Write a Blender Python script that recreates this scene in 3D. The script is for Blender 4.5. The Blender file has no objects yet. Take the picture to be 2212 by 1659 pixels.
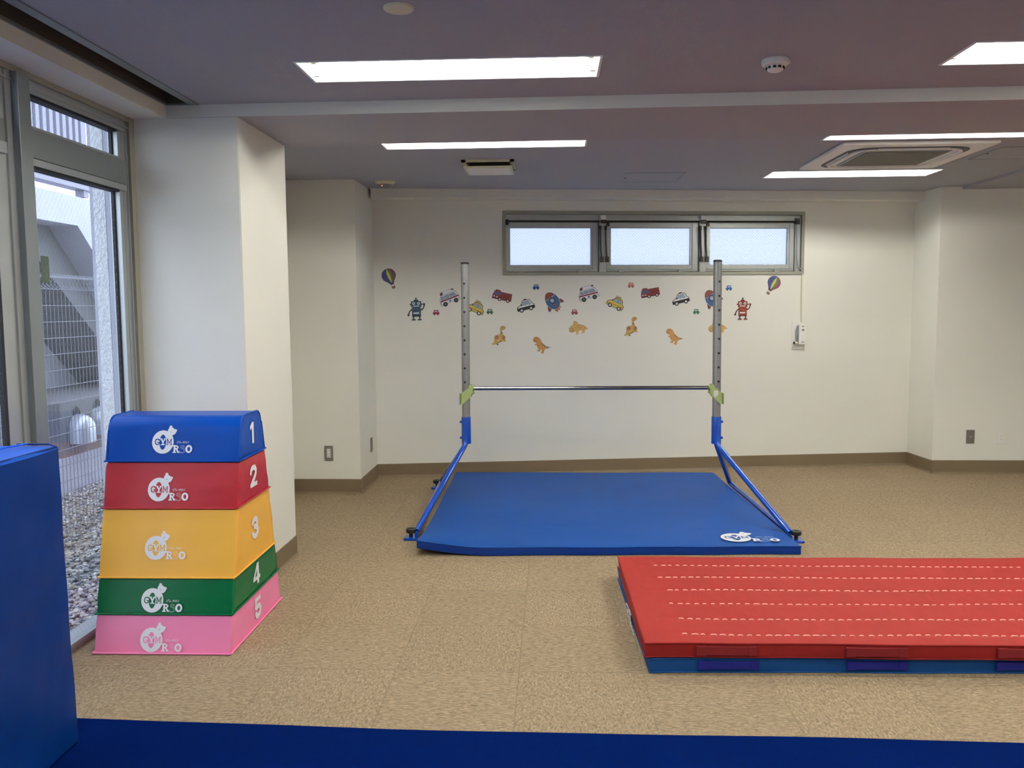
import bpy, bmesh, math, random
from mathutils import Vector, Matrix
random.seed(7)
PI = math.pi
scene = bpy.context.scene
COL = scene.collection

# ------------------------------------------------------------------ colours and materials
def lin(c):
    return tuple(((v/255.0)/12.92 if v/255.0 <= 0.04045 else ((v/255.0+0.055)/1.055)**2.4) for v in c)

def newmat(name):
    m = bpy.data.materials.new(name); m.use_nodes = True
    nt = m.node_tree
    for n in list(nt.nodes): nt.nodes.remove(n)
    out = nt.nodes.new('ShaderNodeOutputMaterial')
    return m, nt, out

def N(nt, kind, **kw):
    n = nt.nodes.new(kind)
    for k, v in kw.items():
        if k in n.inputs.keys(): n.inputs[k].default_value = v
        else: setattr(n, k, v)
    return n

def plain(name, rgb, rough=0.6, metal=0.0, var=0.06, vscale=14.0, bump=0.0, bscale=60.0, spec=0.5, coat=0.0, srgb=True, detail=3.0, stretch=None):
    """principled surface with a little procedural colour variation and bump"""
    m, nt, out = newmat(name)
    c = lin(rgb) if srgb else rgb
    b = N(nt, 'ShaderNodeBsdfPrincipled')
    b.inputs['Roughness'].default_value = rough
    b.inputs['Metallic'].default_value = metal
    b.inputs['Specular IOR Level'].default_value = spec
    b.inputs['Coat Weight'].default_value = coat
    tc = N(nt, 'ShaderNodeTexCoord')
    vec = tc.outputs['Object']
    if stretch:
        mp = N(nt, 'ShaderNodeMapping'); mp.inputs['Scale'].default_value = stretch
        nt.links.new(vec, mp.inputs[0]); vec = mp.outputs[0]
    nz = N(nt, 'ShaderNodeTexNoise'); nz.inputs['Scale'].default_value = vscale; nz.inputs['Detail'].default_value = detail
    nt.links.new(vec, nz.inputs['Vector'])
    mx = N(nt, 'ShaderNodeMix', data_type='RGBA')
    lo = tuple(max(0, v*(1-var)) for v in c)+(1,); hi = tuple(min(1, v*(1+var)) for v in c)+(1,)
    mx.inputs[6].default_value = lo; mx.inputs[7].default_value = hi
    nt.links.new(nz.outputs[0], mx.inputs[0]); nt.links.new(mx.outputs[2], b.inputs['Base Color'])
    if bump:
        n2 = N(nt, 'ShaderNodeTexNoise'); n2.inputs['Scale'].default_value = bscale; n2.inputs['Detail'].default_value = 4
        nt.links.new(vec, n2.inputs['Vector'])
        bp = N(nt, 'ShaderNodeBump'); bp.inputs['Strength'].default_value = bump; bp.inputs['Distance'].default_value = 0.01
        nt.links.new(n2.outputs[0], bp.inputs['Height']); nt.links.new(bp.outputs[0], b.inputs['Normal'])
    nt.links.new(b.outputs[0], out.inputs[0])
    return m

M = {}
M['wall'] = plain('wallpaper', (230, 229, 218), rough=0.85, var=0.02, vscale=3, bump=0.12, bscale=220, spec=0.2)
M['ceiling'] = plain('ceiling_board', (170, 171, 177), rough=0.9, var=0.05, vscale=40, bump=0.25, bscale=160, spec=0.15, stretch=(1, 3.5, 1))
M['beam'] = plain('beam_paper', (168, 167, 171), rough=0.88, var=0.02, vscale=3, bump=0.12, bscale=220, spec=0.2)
M['trimbeige'] = plain('beige_trim', (156, 152, 136), rough=0.6, var=0.03)
M['recess'] = plain('recess_brown', (84, 77, 64), rough=0.7, var=0.05)
M['baseboard'] = plain('vinyl_baseboard', (116, 100, 76), rough=0.55, var=0.04, bump=0.05, bscale=120)
M['alu'] = plain('brushed_aluminium', (182, 186, 184), rough=0.38, metal=0.55, var=0.05, vscale=30, stretch=(1, 1, .1))
M['alu_dark'] = plain('grey_aluminium', (138, 144, 144), rough=0.4, metal=0.45, var=0.04)
M['olive'] = plain('olive_grey_casing', (150, 150, 134), rough=0.55, var=0.03)
M['gasket'] = plain('black_gasket', (22, 22, 24), rough=0.6)
M['black'] = plain('black_rubber', (20, 20, 20), rough=0.5)
M['darkmetal'] = plain('dark_metal', (62, 58, 52), rough=0.45, metal=0.6)
M['white'] = plain('white_plastic', (232, 230, 222), rough=0.45, var=0.02)
M['cream'] = plain('cream_plastic', (214, 210, 176), rough=0.5, var=0.03)
M['reflector'] = plain('white_reflector', (226, 230, 228), rough=0.5, var=0.01)
M['greyplate'] = plain('grey_wall_plate', (112, 106, 96), rough=0.45, var=0.03)
M['louver'] = plain('pale_metal_louver', (150, 148, 160), rough=0.5, var=0.04)
M['concrete'] = plain('pale_concrete', (190, 190, 202), rough=0.9, var=0.12, vscale=3, bump=0.3, bscale=30)
M['concrete_dark'] = plain('grey_concrete', (120, 120, 122), rough=0.9, var=0.12, vscale=4, bump=0.3, bscale=30)
M['stucco'] = plain('rough_stucco', (230, 230, 232), rough=0.95, var=0.25, vscale=70, bump=1.0, bscale=60, detail=6)
M['brick'] = plain('brown_render', (150, 126, 116), rough=0.9, var=0.1)
M['galv'] = plain('galvanised_steel', (150, 152, 150), rough=0.42, metal=0.7, var=0.16, vscale=55, bump=0.05, bscale=90)
M['steelbar'] = plain('polished_steel', (150, 150, 152), rough=0.2, metal=1.0, var=0.02)
M['bluepaint'] = plain('blue_gloss_paint', (0, 66, 166), rough=0.22, var=0.03, coat=0.4)
M['greenpaint'] = plain('pale_green_enamel', (160, 176, 112), rough=0.35, var=0.04)
M['wire'] = plain('fence_wire', (140, 140, 150), rough=0.4, metal=0.4)
M['hood'] = plain('vent_hood_metal', (196, 198, 206), rough=0.35, metal=0.5, var=0.06)
M['leafgreen'] = plain('green_leaf_print', (84, 98, 82), rough=0.7, var=0.5, vscale=60)
M['sensorred'] = plain('sensor_lens', (120, 70, 60), rough=0.2)

def vinyl(name, rgb, rough=0.34, bump=0.25, bscale=3.2, dist=0.02, fine=0.04, stretch=(1, 1, 1), spec=.3):
    """coated mat fabric: fine weave plus slack folds"""
    m, nt, out = newmat(name)
    b = N(nt, 'ShaderNodeBsdfPrincipled')
    b.inputs['Roughness'].default_value = rough
    b.inputs['Specular IOR Level'].default_value = spec
    tc = N(nt, 'ShaderNodeTexCoord')
    mp = N(nt, 'ShaderNodeMapping'); mp.inputs['Scale'].default_value = stretch
    nt.links.new(tc.outputs['Object'], mp.inputs[0])
    n1 = N(nt, 'ShaderNodeTexNoise'); n1.inputs['Scale'].default_value = bscale; n1.inputs['Detail'].default_value = 2.5
    n1.inputs['Distortion'].default_value = 0.6
    n2 = N(nt, 'ShaderNodeTexNoise'); n2.inputs['Scale'].default_value = 380; n2.inputs['Detail'].default_value = 2
    nt.links.new(mp.outputs[0], n1.inputs['Vector']); nt.links.new(tc.outputs['Object'], n2.inputs['Vector'])
    b1 = N(nt, 'ShaderNodeBump'); b1.inputs['Strength'].default_value = bump; b1.inputs['Distance'].default_value = dist
    b2 = N(nt, 'ShaderNodeBump'); b2.inputs['Strength'].default_value = fine; b2.inputs['Distance'].default_value = 0.002
    nt.links.new(n1.outputs[0], b1.inputs['Height']); nt.links.new(n2.outputs[0], b2.inputs['Height'])
    nt.links.new(b1.outputs[0], b2.inputs['Normal']); nt.links.new(b2.outputs[0], b.inputs['Normal'])
    c = lin(rgb)
    mx = N(nt, 'ShaderNodeMix', data_type='RGBA')
    mx.inputs[6].default_value = tuple(v*0.94 for v in c)+(1,); mx.inputs[7].default_value = tuple(min(1, v*1.06) for v in c)+(1,)
    nt.links.new(n1.outputs[0], mx.inputs[0]); nt.links.new(mx.outputs[2], b.inputs['Base Color'])
    nt.links.new(b.outputs[0], out.inputs[0])
    return m

M['v_blue'] = vinyl('blue_vinyl', (0, 66, 158), spec=.18)
M['v_red'] = vinyl('red_vinyl', (172, 44, 52))
M['v_yellow'] = vinyl('yellow_vinyl', (242, 184, 76))
M['v_green'] = vinyl('green_vinyl', (0, 98, 54))
M['v_pink'] = vinyl('pink_vinyl', (250, 142, 186))
M['mat_blue'] = vinyl('blue_mat_vinyl', (0, 68, 144), spec=.2, rough=0.5, bump=0.3, bscale=1.6)
M['mat_side'] = vinyl('blue_mat_side', (0, 46, 128), rough=0.4, bump=0.35, bscale=9)
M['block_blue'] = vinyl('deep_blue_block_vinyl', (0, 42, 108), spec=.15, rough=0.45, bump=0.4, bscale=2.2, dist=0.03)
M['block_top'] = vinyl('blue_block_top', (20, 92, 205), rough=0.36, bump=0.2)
M['red_mat'] = vinyl('red_canvas_mat', (150, 37, 30), rough=0.75, bump=0.55, bscale=7, dist=0.012, stretch=(2.0, .6, 1))
M['red_side'] = vinyl('red_canvas_side', (132, 20, 18), rough=0.7, bump=0.2, bscale=9)
M['bluecanvas'] = vinyl('blue_canvas_side', (0, 64, 122), rough=0.7, bump=0.2, bscale=9)
M['redweb'] = plain('dark_red_webbing', (118, 6, 12), rough=0.8, var=0.05, vscale=200)
M['blueweb'] = plain('dark_blue_webbing', (0, 6, 112), rough=0.8, var=0.05, vscale=200)
M['stitch'] = plain('pale_pink_thread', (246, 190, 170), rough=0.8)
M['print_white'] = plain('white_print', (236, 236, 240), rough=0.5, var=0.02)
M['velour'] = plain('navy_velour', (0, 22, 78), rough=0.95, var=0.12, vscale=30, bump=0.3, bscale=300, spec=0.02)

# carpet tiles: 0.5 m squares whose pile direction alternates, with fine flecks
def carpet():
    m, nt, out = newmat('carpet_tiles'); L = nt.links.new
    b = N(nt, 'ShaderNodeBsdfPrincipled'); b.inputs['Roughness'].default_value = 0.95; b.inputs['Specular IOR Level'].default_value = 0.15
    tc = N(nt, 'ShaderNodeTexCoord')
    off = N(nt, 'ShaderNodeMapping'); off.inputs['Location'].default_value = (0.14, -0.35+0.0, 0)
    L(tc.outputs['Object'], off.inputs[0])
    sx = N(nt, 'ShaderNodeSeparateXYZ'); L(off.outputs[0], sx.inputs[0])
    def mth(op, a, bb=None, c=None):
        n = nt.nodes.new('ShaderNodeMath'); n.operation = op
        for i, v in enumerate((a, bb, c)):
            if v is None: continue
            if isinstance(v, (int, float)): n.inputs[i].default_value = v
            else: L(v, n.inputs[i])
        return n.outputs[0]
    ux, uy = mth('DIVIDE', sx.outputs[0], 0.5), mth('DIVIDE', sx.outputs[1], 0.5)
    fx, fy = mth('FLOOR', ux), mth('FLOOR', uy)
    par = mth('FLOORED_MODULO', mth('ADD', fx, fy), 2.0)
    frx, fry = mth('FRACT', ux), mth('FRACT', uy)
    def edge(fr): return mth('MINIMUM', fr, mth('SUBTRACT', 1.0, fr))
    ed = mth('MINIMUM', edge(frx), edge(fry))
    seam = mth('LESS_THAN', ed, 0.0045)
    def fleck(sc):
        mp = N(nt, 'ShaderNodeMapping'); mp.inputs['Scale'].default_value = sc
        L(tc.outputs['Object'], mp.inputs[0])
        nz = N(nt, 'ShaderNodeTexNoise'); nz.inputs['Scale'].default_value = 1.0; nz.inputs['Detail'].default_value = 3.0; nz.inputs['Roughness'].default_value = 0.65
        nz.inputs['Distortion'].default_value = 0.8
        L(mp.outputs[0], nz.inputs['Vector']); return nz.outputs[0]
    f1, f2 = fleck((42, 120, 40)), fleck((125, 50, 40))
    mixf = N(nt, 'ShaderNodeMix', data_type='FLOAT'); L(par, mixf.inputs[0]); L(f1, mixf.inputs[2]); L(f2, mixf.inputs[3])
    ramp = N(nt, 'ShaderNodeValToRGB'); L(mixf.outputs[0], ramp.inputs[0])
    e = ramp.color_ramp.elements
    e[0].position = 0.30; e[0].color = lin((110, 95, 75))+(1,)
    e[1].position = 0.72; e[1].color = lin((172, 153, 127))+(1,)
    mid = e.new(0.5); mid.color = lin((142, 124, 99))+(1,)
    # each tile a touch lighter or darker than its neighbour
    wn = N(nt, 'ShaderNodeTexWhiteNoise'); wn.noise_dimensions = '2D'
    cmb = N(nt, 'ShaderNodeCombineXYZ'); L(fx, cmb.inputs[0]); L(fy, cmb.inputs[1]); L(cmb.outputs[0], wn.inputs['Vector'])
    val = mth('MULTIPLY_ADD', wn.outputs['Value'], 0.08, 0.96)
    hs = N(nt, 'ShaderNodeHueSaturation'); L(val, hs.inputs['Value']); L(ramp.outputs[0], hs.inputs['Color'])
    sm = N(nt, 'ShaderNodeMix', data_type='RGBA'); sm.inputs[7].default_value = lin((96, 82, 64))+(1,)
    L(mth('MULTIPLY', seam, 0.35), sm.inputs[0]); L(hs.outputs[0], sm.inputs[6])
    L(sm.outputs[2], b.inputs['Base Color'])
    bp = N(nt, 'ShaderNodeBump'); bp.inputs['Strength'].default_value = 0.3; bp.inputs['Distance'].default_value = 0.003
    L(mixf.outputs[0], bp.inputs['Height']); L(bp.outputs[0], b.inputs['Normal'])
    L(b.outputs[0], out.inputs[0])
    return m
M['carpet'] = carpet()

def gravelmat():
    m, nt, out = newmat('gravel_stones')
    b = N(nt, 'ShaderNodeBsdfPrincipled'); b.inputs['Roughness'].default_value = 0.8
    g = N(nt, 'ShaderNodeNewGeometry')
    r = N(nt, 'ShaderNodeValToRGB'); nt.links.new(g.outputs['Random Per Island'], r.inputs[0])
    e = r.color_ramp.elements
    e[0].position = 0; e[0].color = lin((110, 110, 118))+(1,)
    e[1].position = 1; e[1].color = lin((226, 224, 222))+(1,)
    for p, c in ((0.25, (150, 150, 158)), (0.5, (186, 180, 174)), (0.75, (168, 156, 140))):
        x = e.new(p); x.color = lin(c)+(1,)
    nt.links.new(r.outputs[0], b.inputs['Base Color']); nt.links.new(b.outputs[0], out.inputs[0])
    return m
M['gravel'] = gravelmat()

def emis(name, rgb, s):
    m, nt, out = newmat(name)
    e = N(nt, 'ShaderNodeEmission'); e.inputs[0].default_value = rgb+(1,); e.inputs[1].default_value = s
    nt.links.new(e.outputs[0], out.inputs[0]); return m
M['tube'] = emis('lit_fluorescent_tube', (1.0, 0.975, 0.905), 44.0)
M['pilot'] = emis('sensor_pilot_lamp', (1.0, 0.25, 0.1), 1.2)

def wireglass(name, frosted, axis_u, pitch, tint=(0.93, 0.96, 0.97)):
    """pane with a diagonal wire net; axis_u is the horizontal coordinate of the pane (0 x, 1 y)"""
    m, nt, out = newmat(name); L = nt.links.new
    tc = N(nt, 'ShaderNodeTexCoord'); s = N(nt, 'ShaderNodeSeparateXYZ'); L(tc.outputs['Object'], s.inputs[0])
    def mth(op, a, bb=None):
        n = nt.nodes.new('ShaderNodeMath'); n.operation = op
        for i, v in enumerate((a, bb)):
            if v is None: continue
            if isinstance(v, (int, float)): n.inputs[i].default_value = v
            else: L(v, n.inputs[i])
        return n.outputs[0]
    u, v = s.outputs[axis_u], s.outputs[2]
    v2 = v if axis_u == 0 else mth('MULTIPLY', v, 0.75)
    d1 = mth('FRACT', mth('DIVIDE', mth('ADD', u, v2), pitch)); d2 = mth('FRACT', mth('DIVIDE', mth('SUBTRACT', u, v2), pitch))
    wf = 0.020 if not frosted else .035
    w = mth('MAXIMUM', mth('LESS_THAN', d1, wf*2), mth('LESS_THAN', d2, wf*2))
    wire = N(nt, 'ShaderNodeBsdfPrincipled'); wire.inputs['Base Color'].default_value = (0.36, 0.38, 0.42, 1); wire.inputs['Metallic'].default_value = 0.6; wire.inputs['Roughness'].default_value = 0.5
    if frosted:
        tl = N(nt, 'ShaderNodeBsdfTranslucent'); tl.inputs[0].default_value = (0.56, 0.58, 0.61, 1)
        tp = N(nt, 'ShaderNodeBsdfTransparent'); tp.inputs[0].default_value = (0.55, 0.57, 0.60, 1)
        gl = N(nt, 'ShaderNodeMixShader'); gl.inputs[0].default_value = 0.3
        L(tp.outputs[0], gl.inputs[1]); L(tl.outputs[0], gl.inputs[2])
    else:
        tp = N(nt, 'ShaderNodeBsdfTransparent'); tp.inputs[0].default_value = tint+(1,)
        gs = N(nt, 'ShaderNodeBsdfGlossy'); gs.inputs['Roughness'].default_value = 0.02
        lw = N(nt, 'ShaderNodeLayerWeight'); lw.inputs[0].default_value = 0.5
        fac = mth('MULTIPLY_ADD', mth('POWER', lw.outputs['Facing'], 4.0), 0.35)
        fac.node.inputs[2].default_value = 0.03
        gl = N(nt, 'ShaderNodeMixShader'); L(fac, gl.inputs[0]); L(tp.outputs[0], gl.inputs[1]); L(gs.outputs[0], gl.inputs[2])
    mx = N(nt, 'ShaderNodeMixShader'); L(mth('MULTIPLY', w, 0.75 if not frosted else 0.4), mx.inputs[0]); L(gl.outputs[0], mx.inputs[1]); L(wire.outputs[0], mx.inputs[2])
    L(mx.outputs[0], out.inputs[0])
    return m
M['glass_side'] = wireglass('clear_wired_glass', False, 1, 0.028)
M['glass_back'] = wireglass('frosted_wired_glass', True, 0, 0.027)

# ------------------------------------------------------------------ object helpers
def finish(name, bm, mats, parent=None, smooth=False, loc=None, rot=None, angle=None):
    me = bpy.data.meshes.new(name)
    bm.normal_update(); bm.to_mesh(me); bm.free()
    if not isinstance(mats, (list, tuple)): mats = [mats]
    for m in mats: me.materials.append(m)
    if smooth:
        for p in me.polygons: p.use_smooth = True
    if angle is not None:
        try: me.set_sharp_from_angle(angle=angle)
        except Exception: pass
    o = bpy.data.objects.new(name, me); COL.objects.link(o)
    if parent: o.parent = parent
    if loc: o.location = loc
    if rot: o.rotation_euler = rot
    return o

def thing(name, label, cat, loc=(0, 0, 0), rot=(0, 0, 0), group=None):
    o = bpy.data.objects.new(name, None); COL.objects.link(o)
    o.empty_display_size = 0.05
    o.location = loc; o.rotation_euler = rot
    o['label'] = label; o['category'] = cat
    if group: o['group'] = group
    return o

def tag(o, label, cat, group=None, kind=None):
    o['label'] = label; o['category'] = cat
    if group: o['group'] = group
    if kind: o['kind'] = kind
    return o

def struct(name, bm, mats, label=None, parent=None, **kw):
    o = finish(name, bm, mats, parent, **kw)
    if parent is None:
        o['kind'] = 'structure'
        if label: o['label'] = label
    return o

def dup(root, loc=None, rot=None, label=None, group=None):
    r = root.copy(); COL.objects.link(r)
    if loc is not None: r.location = loc
    if rot is not None: r.rotation_euler = rot
    if label: r['label'] = label
    if group: r['group'] = group
    for ch in list(root.children):
        c = ch.copy(); COL.objects.link(c); c.parent = r
        for g in list(ch.children):
            d = g.copy(); COL.objects.link(d); d.parent = c
    return r

def box(bm, x0, x1, y0, y1, z0, z1, mi=0, bev=0.0):
    vs = [bm.verts.new((x, y, z)) for z in (z0, z1) for y in (y0, y1) for x in (x0, x1)]
    fs = []
    for idx in ((0, 2, 3, 1), (4, 5, 7, 6), (0, 1, 5, 4), (2, 6, 7, 3), (0, 4, 6, 2), (1, 3, 7, 5)):
        f = bm.faces.new([vs[i] for i in idx]); f.material_index = mi; fs.append(f)
    if bev:
        es = list({e for f in fs for e in f.edges})
        r = bmesh.ops.bevel(bm, geom=es, offset=bev, segments=2, affect='EDGES', profile=0.5)
        for f in r['faces']: f.material_index = mi
    return vs

def prism(bm, pts, z0, z1, mi=0, axis='z'):
    """extrude a 2-d outline; axis z: pts are (x,y); axis x: (y,z) ; axis y: (x,z)"""
    def P(p, h):
        if axis == 'z': return (p[0], p[1], h)
        if axis == 'x': return (h, p[0], p[1])
        return (p[0], h, p[1])
    a = [bm.verts.new(P(p, z0)) for p in pts]; b = [bm.verts.new(P(p, z1)) for p in pts]
    n = len(pts); fs = []
    fs.append(bm.faces.new(a[::-1])); fs.append(bm.faces.new(b))
    for i in range(n): fs.append(bm.faces.new((a[i], a[(i+1) % n], b[(i+1) % n], b[i])))
    for f in fs: f.material_index = mi
    bmesh.ops.recalc_face_normals(bm, faces=fs)
    return fs

def tube(bm, pts, r, n=12, mi=0, caps=True, radii=None):
    pts = [Vector(p) for p in pts]
    rings = []
    prev = None
    for i, p in enumerate(pts):
        if i == 0: t = pts[1]-p
        elif i == len(pts)-1: t = p-pts[i-1]
        else: t = (pts[i+1]-p).normalized()+(p-pts[i-1]).normalized()
        t.normalize()
        if prev is None:
            ref = Vector((0, 0, 1)) if abs(t.z) < 0.9 else Vector((1, 0, 0))
            a = t.cross(ref).normalized()
        else:
            a = (prev-t*prev.dot(t)).normalized()
        prev = a
        b = t.cross(a)
        rr = radii[i] if radii else r
        rings.append([bm.verts.new(p+a*math.cos(2*PI*k/n)*rr+b*math.sin(2*PI*k/n)*rr) for k in range(n)])
    fs = []
    for i in range(len(rings)-1):
        for k in range(n):
            fs.append(bm.faces.new((rings[i][k], rings[i][(k+1) % n], rings[i+1][(k+1) % n], rings[i+1][k])))
    if caps:
        fs.append(bm.faces.new(rings[0][::-1])); fs.append(bm.faces.new(rings[-1]))
    for f in fs: f.material_index = mi
    return fs

def lathe(bm, prof, n=28, c=(0, 0, 0), mi=0):
    """profile (r,z) turned about a vertical axis"""
    rings = []
    for r, z in prof:
        if r < 1e-6: rings.append([bm.verts.new((c[0], c[1], c[2]+z))])
        else: rings.append([bm.verts.new((c[0]+r*math.cos(2*PI*k/n), c[1]+r*math.sin(2*PI*k/n), c[2]+z)) for k in range(n)])
    fs = []
    for i in range(len(rings)-1):
        a, b = rings[i], rings[i+1]
        for k in range(n):
            k2 = (k+1) % n
            if len(a) == 1 and len(b) == 1: continue
            if len(a) == 1: fs.append(bm.faces.new((a[0], b[k], b[k2])))
            elif len(b) == 1: fs.append(bm.faces.new((a[k], b[0], a[k2])))
            else: fs.append(bm.faces.new((a[k], b[k], b[k2], a[k2])))
    for f in fs: f.material_index = mi
    bmesh.ops.recalc_face_normals(bm, faces=fs)
    return fs

def softbox(hx, hy, hz, r, div, fn):
    """rounded box (half sizes) on a fine grid, every vertex passed through fn(x,y,z) -> position"""
    bm = bmesh.new()
    def coords(h, n):
        e = [-h, -h+r*0.3, -h+r*0.65, -h+r]
        inner = [(-h+r)+(2*(h-r))*k/n for k in range(1, n)]
        return e+inner+[-c for c in reversed(e)]
    cs = [coords(hx, div[0]), coords(hy, div[1]), coords(hz, div[2])]
    H = (hx, hy, hz)
    cache = {}
    def V(i, j, k):
        key = (i, j, k)
        if key not in cache:
            p = Vector((cs[0][i], cs[1][j], cs[2][k]))
            q = Vector([max(-(H[a]-r), min(H[a]-r, p[a])) for a in range(3)])
            d = p-q
            if d.length > 1e-9: p = q+d.normalized()*r
            cache[key] = bm.verts.new(fn(p.x, p.y, p.z))
        return cache[key]
    n = [len(c)-1 for c in cs]
    for j in range(n[1]):
        for k in range(n[2]):
            for i in (0, n[0]): bm.faces.new((V(i, j, k), V(i, j+1, k), V(i, j+1, k+1), V(i, j, k+1)))
    for i in range(n[0]):
        for k in range(n[2]):
            for j in (0, n[1]): bm.faces.new((V(i, j, k), V(i+1, j, k), V(i+1, j, k+1), V(i, j, k+1)))
    for i in range(n[0]):
        for j in range(n[1]):
            for k in (0, n[2]): bm.faces.new((V(i, j, k), V(i+1, j, k), V(i+1, j+1, k), V(i, j+1, k)))
    bmesh.ops.recalc_face_normals(bm, faces=bm.faces[:])
    return bm

def wob(x, y, z, s=1.0):
    return (math.sin(7.3*x*s+3.1*y*s+1.7)*math.sin(5.9*y*s-4.3*z*s+.4)+.6*math.sin(13.1*z*s+9.7*x*s)*math.cos(11.3*y*s+2.2))

# flat artwork: stacked thin layers, drawn in x (right) and z (up), facing -y
class Art:
    def __init__(s, unit, step=0.00012, base=0.0):
        s.bm = bmesh.new(); s.u = unit; s.k = 0; s.step = step; s.mats = []; s.base = base
    def mi(s, m):
        if m not in s.mats: s.mats.append(m)
        return s.mats.index(m)
    def poly(s, pts, m, new=True):
        if new: s.k += 1
        y = -(s.base+s.k*s.step)
        vs = [s.bm.verts.new((p[0]*s.u, y, p[1]*s.u)) for p in pts]
        f = s.bm.faces.new(vs); f.normal_update()
        if f.normal.y > 0: f.normal_flip()
        f.material_index = s.mi(m)
    def circ(s, x, y, r, m, ry=None, rot=0.0, n=28, new=True):
        ry = ry or r; c, q = math.cos(rot), math.sin(rot)
        s.poly([(x+r*math.cos(t)*c-ry*math.sin(t)*q, y+r*math.cos(t)*q+ry*math.sin(t)*c) for t in [2*PI*k/n for k in range(n)]], m, new)
    def rect(s, x0, y0, x1, y1, m): s.poly([(x0, y0), (x1, y0), (x1, y1), (x0, y1)], m)
    def line(s, pts, w, m, round_=True):
        s.k += 1
        for i in range(len(pts)-1):
            (x0, y0), (x1, y1) = pts[i], pts[i+1]
            L = math.hypot(x1-x0, y1-y0) or 1e-6
            nx, ny = -(y1-y0)/L*w/2, (x1-x0)/L*w/2
            s.k += 0.15
            s.poly([(x0+nx, y0+ny), (x0-nx, y0-ny), (x1-nx, y1-ny), (x1+nx, y1+ny)], m, False)
        if round_:
            for p in (pts if round_ is True else pts[1:-1]):
                s.k += 0.15; s.circ(p[0], p[1], w/2, m, n=12, new=False)
    def outl(s, pts, m, mo, w):
        """filled outline: grown copy underneath, then the shape"""
        n = len(pts); A = sum(pts[i][0]*pts[(i+1) % n][1]-pts[(i+1) % n][0]*pts[i][1] for i in range(n))
        sg = 1 if A > 0 else -1; g = []
        for i in range(n):
            p0, p1, p2 = pts[i-1], pts[i], pts[(i+1) % n]
            e1 = Vector((p1[0]-p0[0], p1[1]-p0[1])).normalized(); e2 = Vector((p2[0]-p1[0], p2[1]-p1[1])).normalized()
            n1 = Vector((e1.y, -e1.x))*sg; n2 = Vector((e2.y, -e2.x))*sg
            b = (n1+n2)
            b = b.normalized()*w/max(0.5, (1+n1.dot(n2))/2)**0.5 if b.length > 1e-3 else n1*w
            g.append((p1[0]+b.x, p1[1]+b.y))
        s.poly(g, mo); s.poly(pts, m)
    def done(s, name, parent=None, **kw):
        return finish(name, s.bm, s.mats, parent, **kw)

def ell(cx, cy, rx, ry, a0, a1, n=16):
    return [(cx+rx*math.cos(math.radians(a0+(a1-a0)*k/n)), cy+ry*math.sin(math.radians(a0+(a1-a0)*k/n))) for k in range(n+1)]

# ------------------------------------------------------------------ camera
F, PITCH, ROLL, YAW, HC = 1850.0, 0.0873, -0.0071, 0.0478, 1.462
c_, s_ = math.cos(YAW), math.sin(YAW)
right = Vector((c_, s_, 0)); fwd = Vector((-s_, c_, 0)); up = Vector((0, 0, 1))
f2 = fwd*math.cos(PITCH)-up*math.sin(PITCH); u2 = up*math.cos(PITCH)+fwd*math.sin(PITCH)
r3 = right*math.cos(ROLL)+u2*math.sin(ROLL); u3 = u2*math.cos(ROLL)-right*math.sin(ROLL)
cam = bpy.data.objects.new('camera', bpy.data.cameras.new('camera')); COL.objects.link(cam)
cam.data.sensor_width = 36; cam.data.lens = F/2212*36; cam.data.clip_start = 0.05
mw = Matrix(((r3.x, u3.x, -f2.x, 0), (r3.y, u3.y, -f2.y, 0), (r3.z, u3.z, -f2.z, HC), (0, 0, 0, 1)))
cam.matrix_world = mw
scene.camera = cam

# ------------------------------------------------------------------ room shell
ZC = 2.473          # ceiling
XW = -2.08          # window plane
XR, YF = 6.2, -2.6  # right wall, wall behind the camera
bm = bmesh.new(); box(bm, XW-.1, XR+.1, YF-.1, 8.6, -0.12, 0.0)
struct('floor', bm, M['carpet'], 'tan carpet tile floor')

def slab_with_holes(x0, x1, y0, y1, z, h, holes):
    xs = sorted({x0, x1, *[v for a in holes for v in a[:2] if x0 < v < x1]})
    ys = sorted({y0, y1, *[v for a in holes for v in a[2:] if y0 < v < y1]})
    bm = bmesh.new(); vd = {}
    def V(i, j):
        if (i, j) not in vd: vd[i, j] = bm.verts.new((xs[i], ys[j], z))
        return vd[i, j]
    for i in range(len(xs)-1):
        for j in range(len(ys)-1):
            cx, cy = (xs[i]+xs[i+1])/2, (ys[j]+ys[j+1])/2
            if any(a[0] < cx < a[1] and a[2] < cy < a[3] for a in holes): continue
            bm.faces.new((V(i, j), V(i+1, j), V(i+1, j+1), V(i, j+1)))
    r = bmesh.ops.extrude_face_region(bm, geom=bm.faces[:])
    bmesh.ops.translate(bm, verts=[g for g in r['geom'] if isinstance(g, bmesh.types.BMVert)], vec=(0, 0, h))
    bmesh.ops.recalc_face_normals(bm, faces=bm.faces[:])
    return bm

LW, LD = 1.240, 0.298
lights = [(-0.425, 3.705), (-0.418, 5.316), (2.255, 3.632), (2.262, 5.243), (2.274, 6.758),
          (-0.43, 2.10), (2.25, 2.03), (4.93, 3.60), (4.93, 5.21), (4.93, 2.0), (-0.43, 0.5), (2.25, 0.45), (4.93, 0.45)]
holes = [(x-LW/2, x+LW/2, y-LD/2, y+LD/2) for x, y in lights]
bm = slab_with_holes(-1.745, XR+.1, YF-.1, 4.24, ZC, 0.05, holes)
bm2 = slab_with_holes(XW-.1, XR+.1, 4.9, 8.6, ZC, 0.05, holes)
me_tmp = bpy.data.meshes.new('t'); bm2.to_mesh(me_tmp); bm2.free(); bm.from_mesh(me_tmp); bpy.data.meshes.remove(me_tmp)
box(bm, XW-.3, XR+.3, YF-.3, 8.9, ZC+.128, ZC+.147)
struct('ceiling', bm, M['ceiling'], 'pale textured ceiling board')
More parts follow.
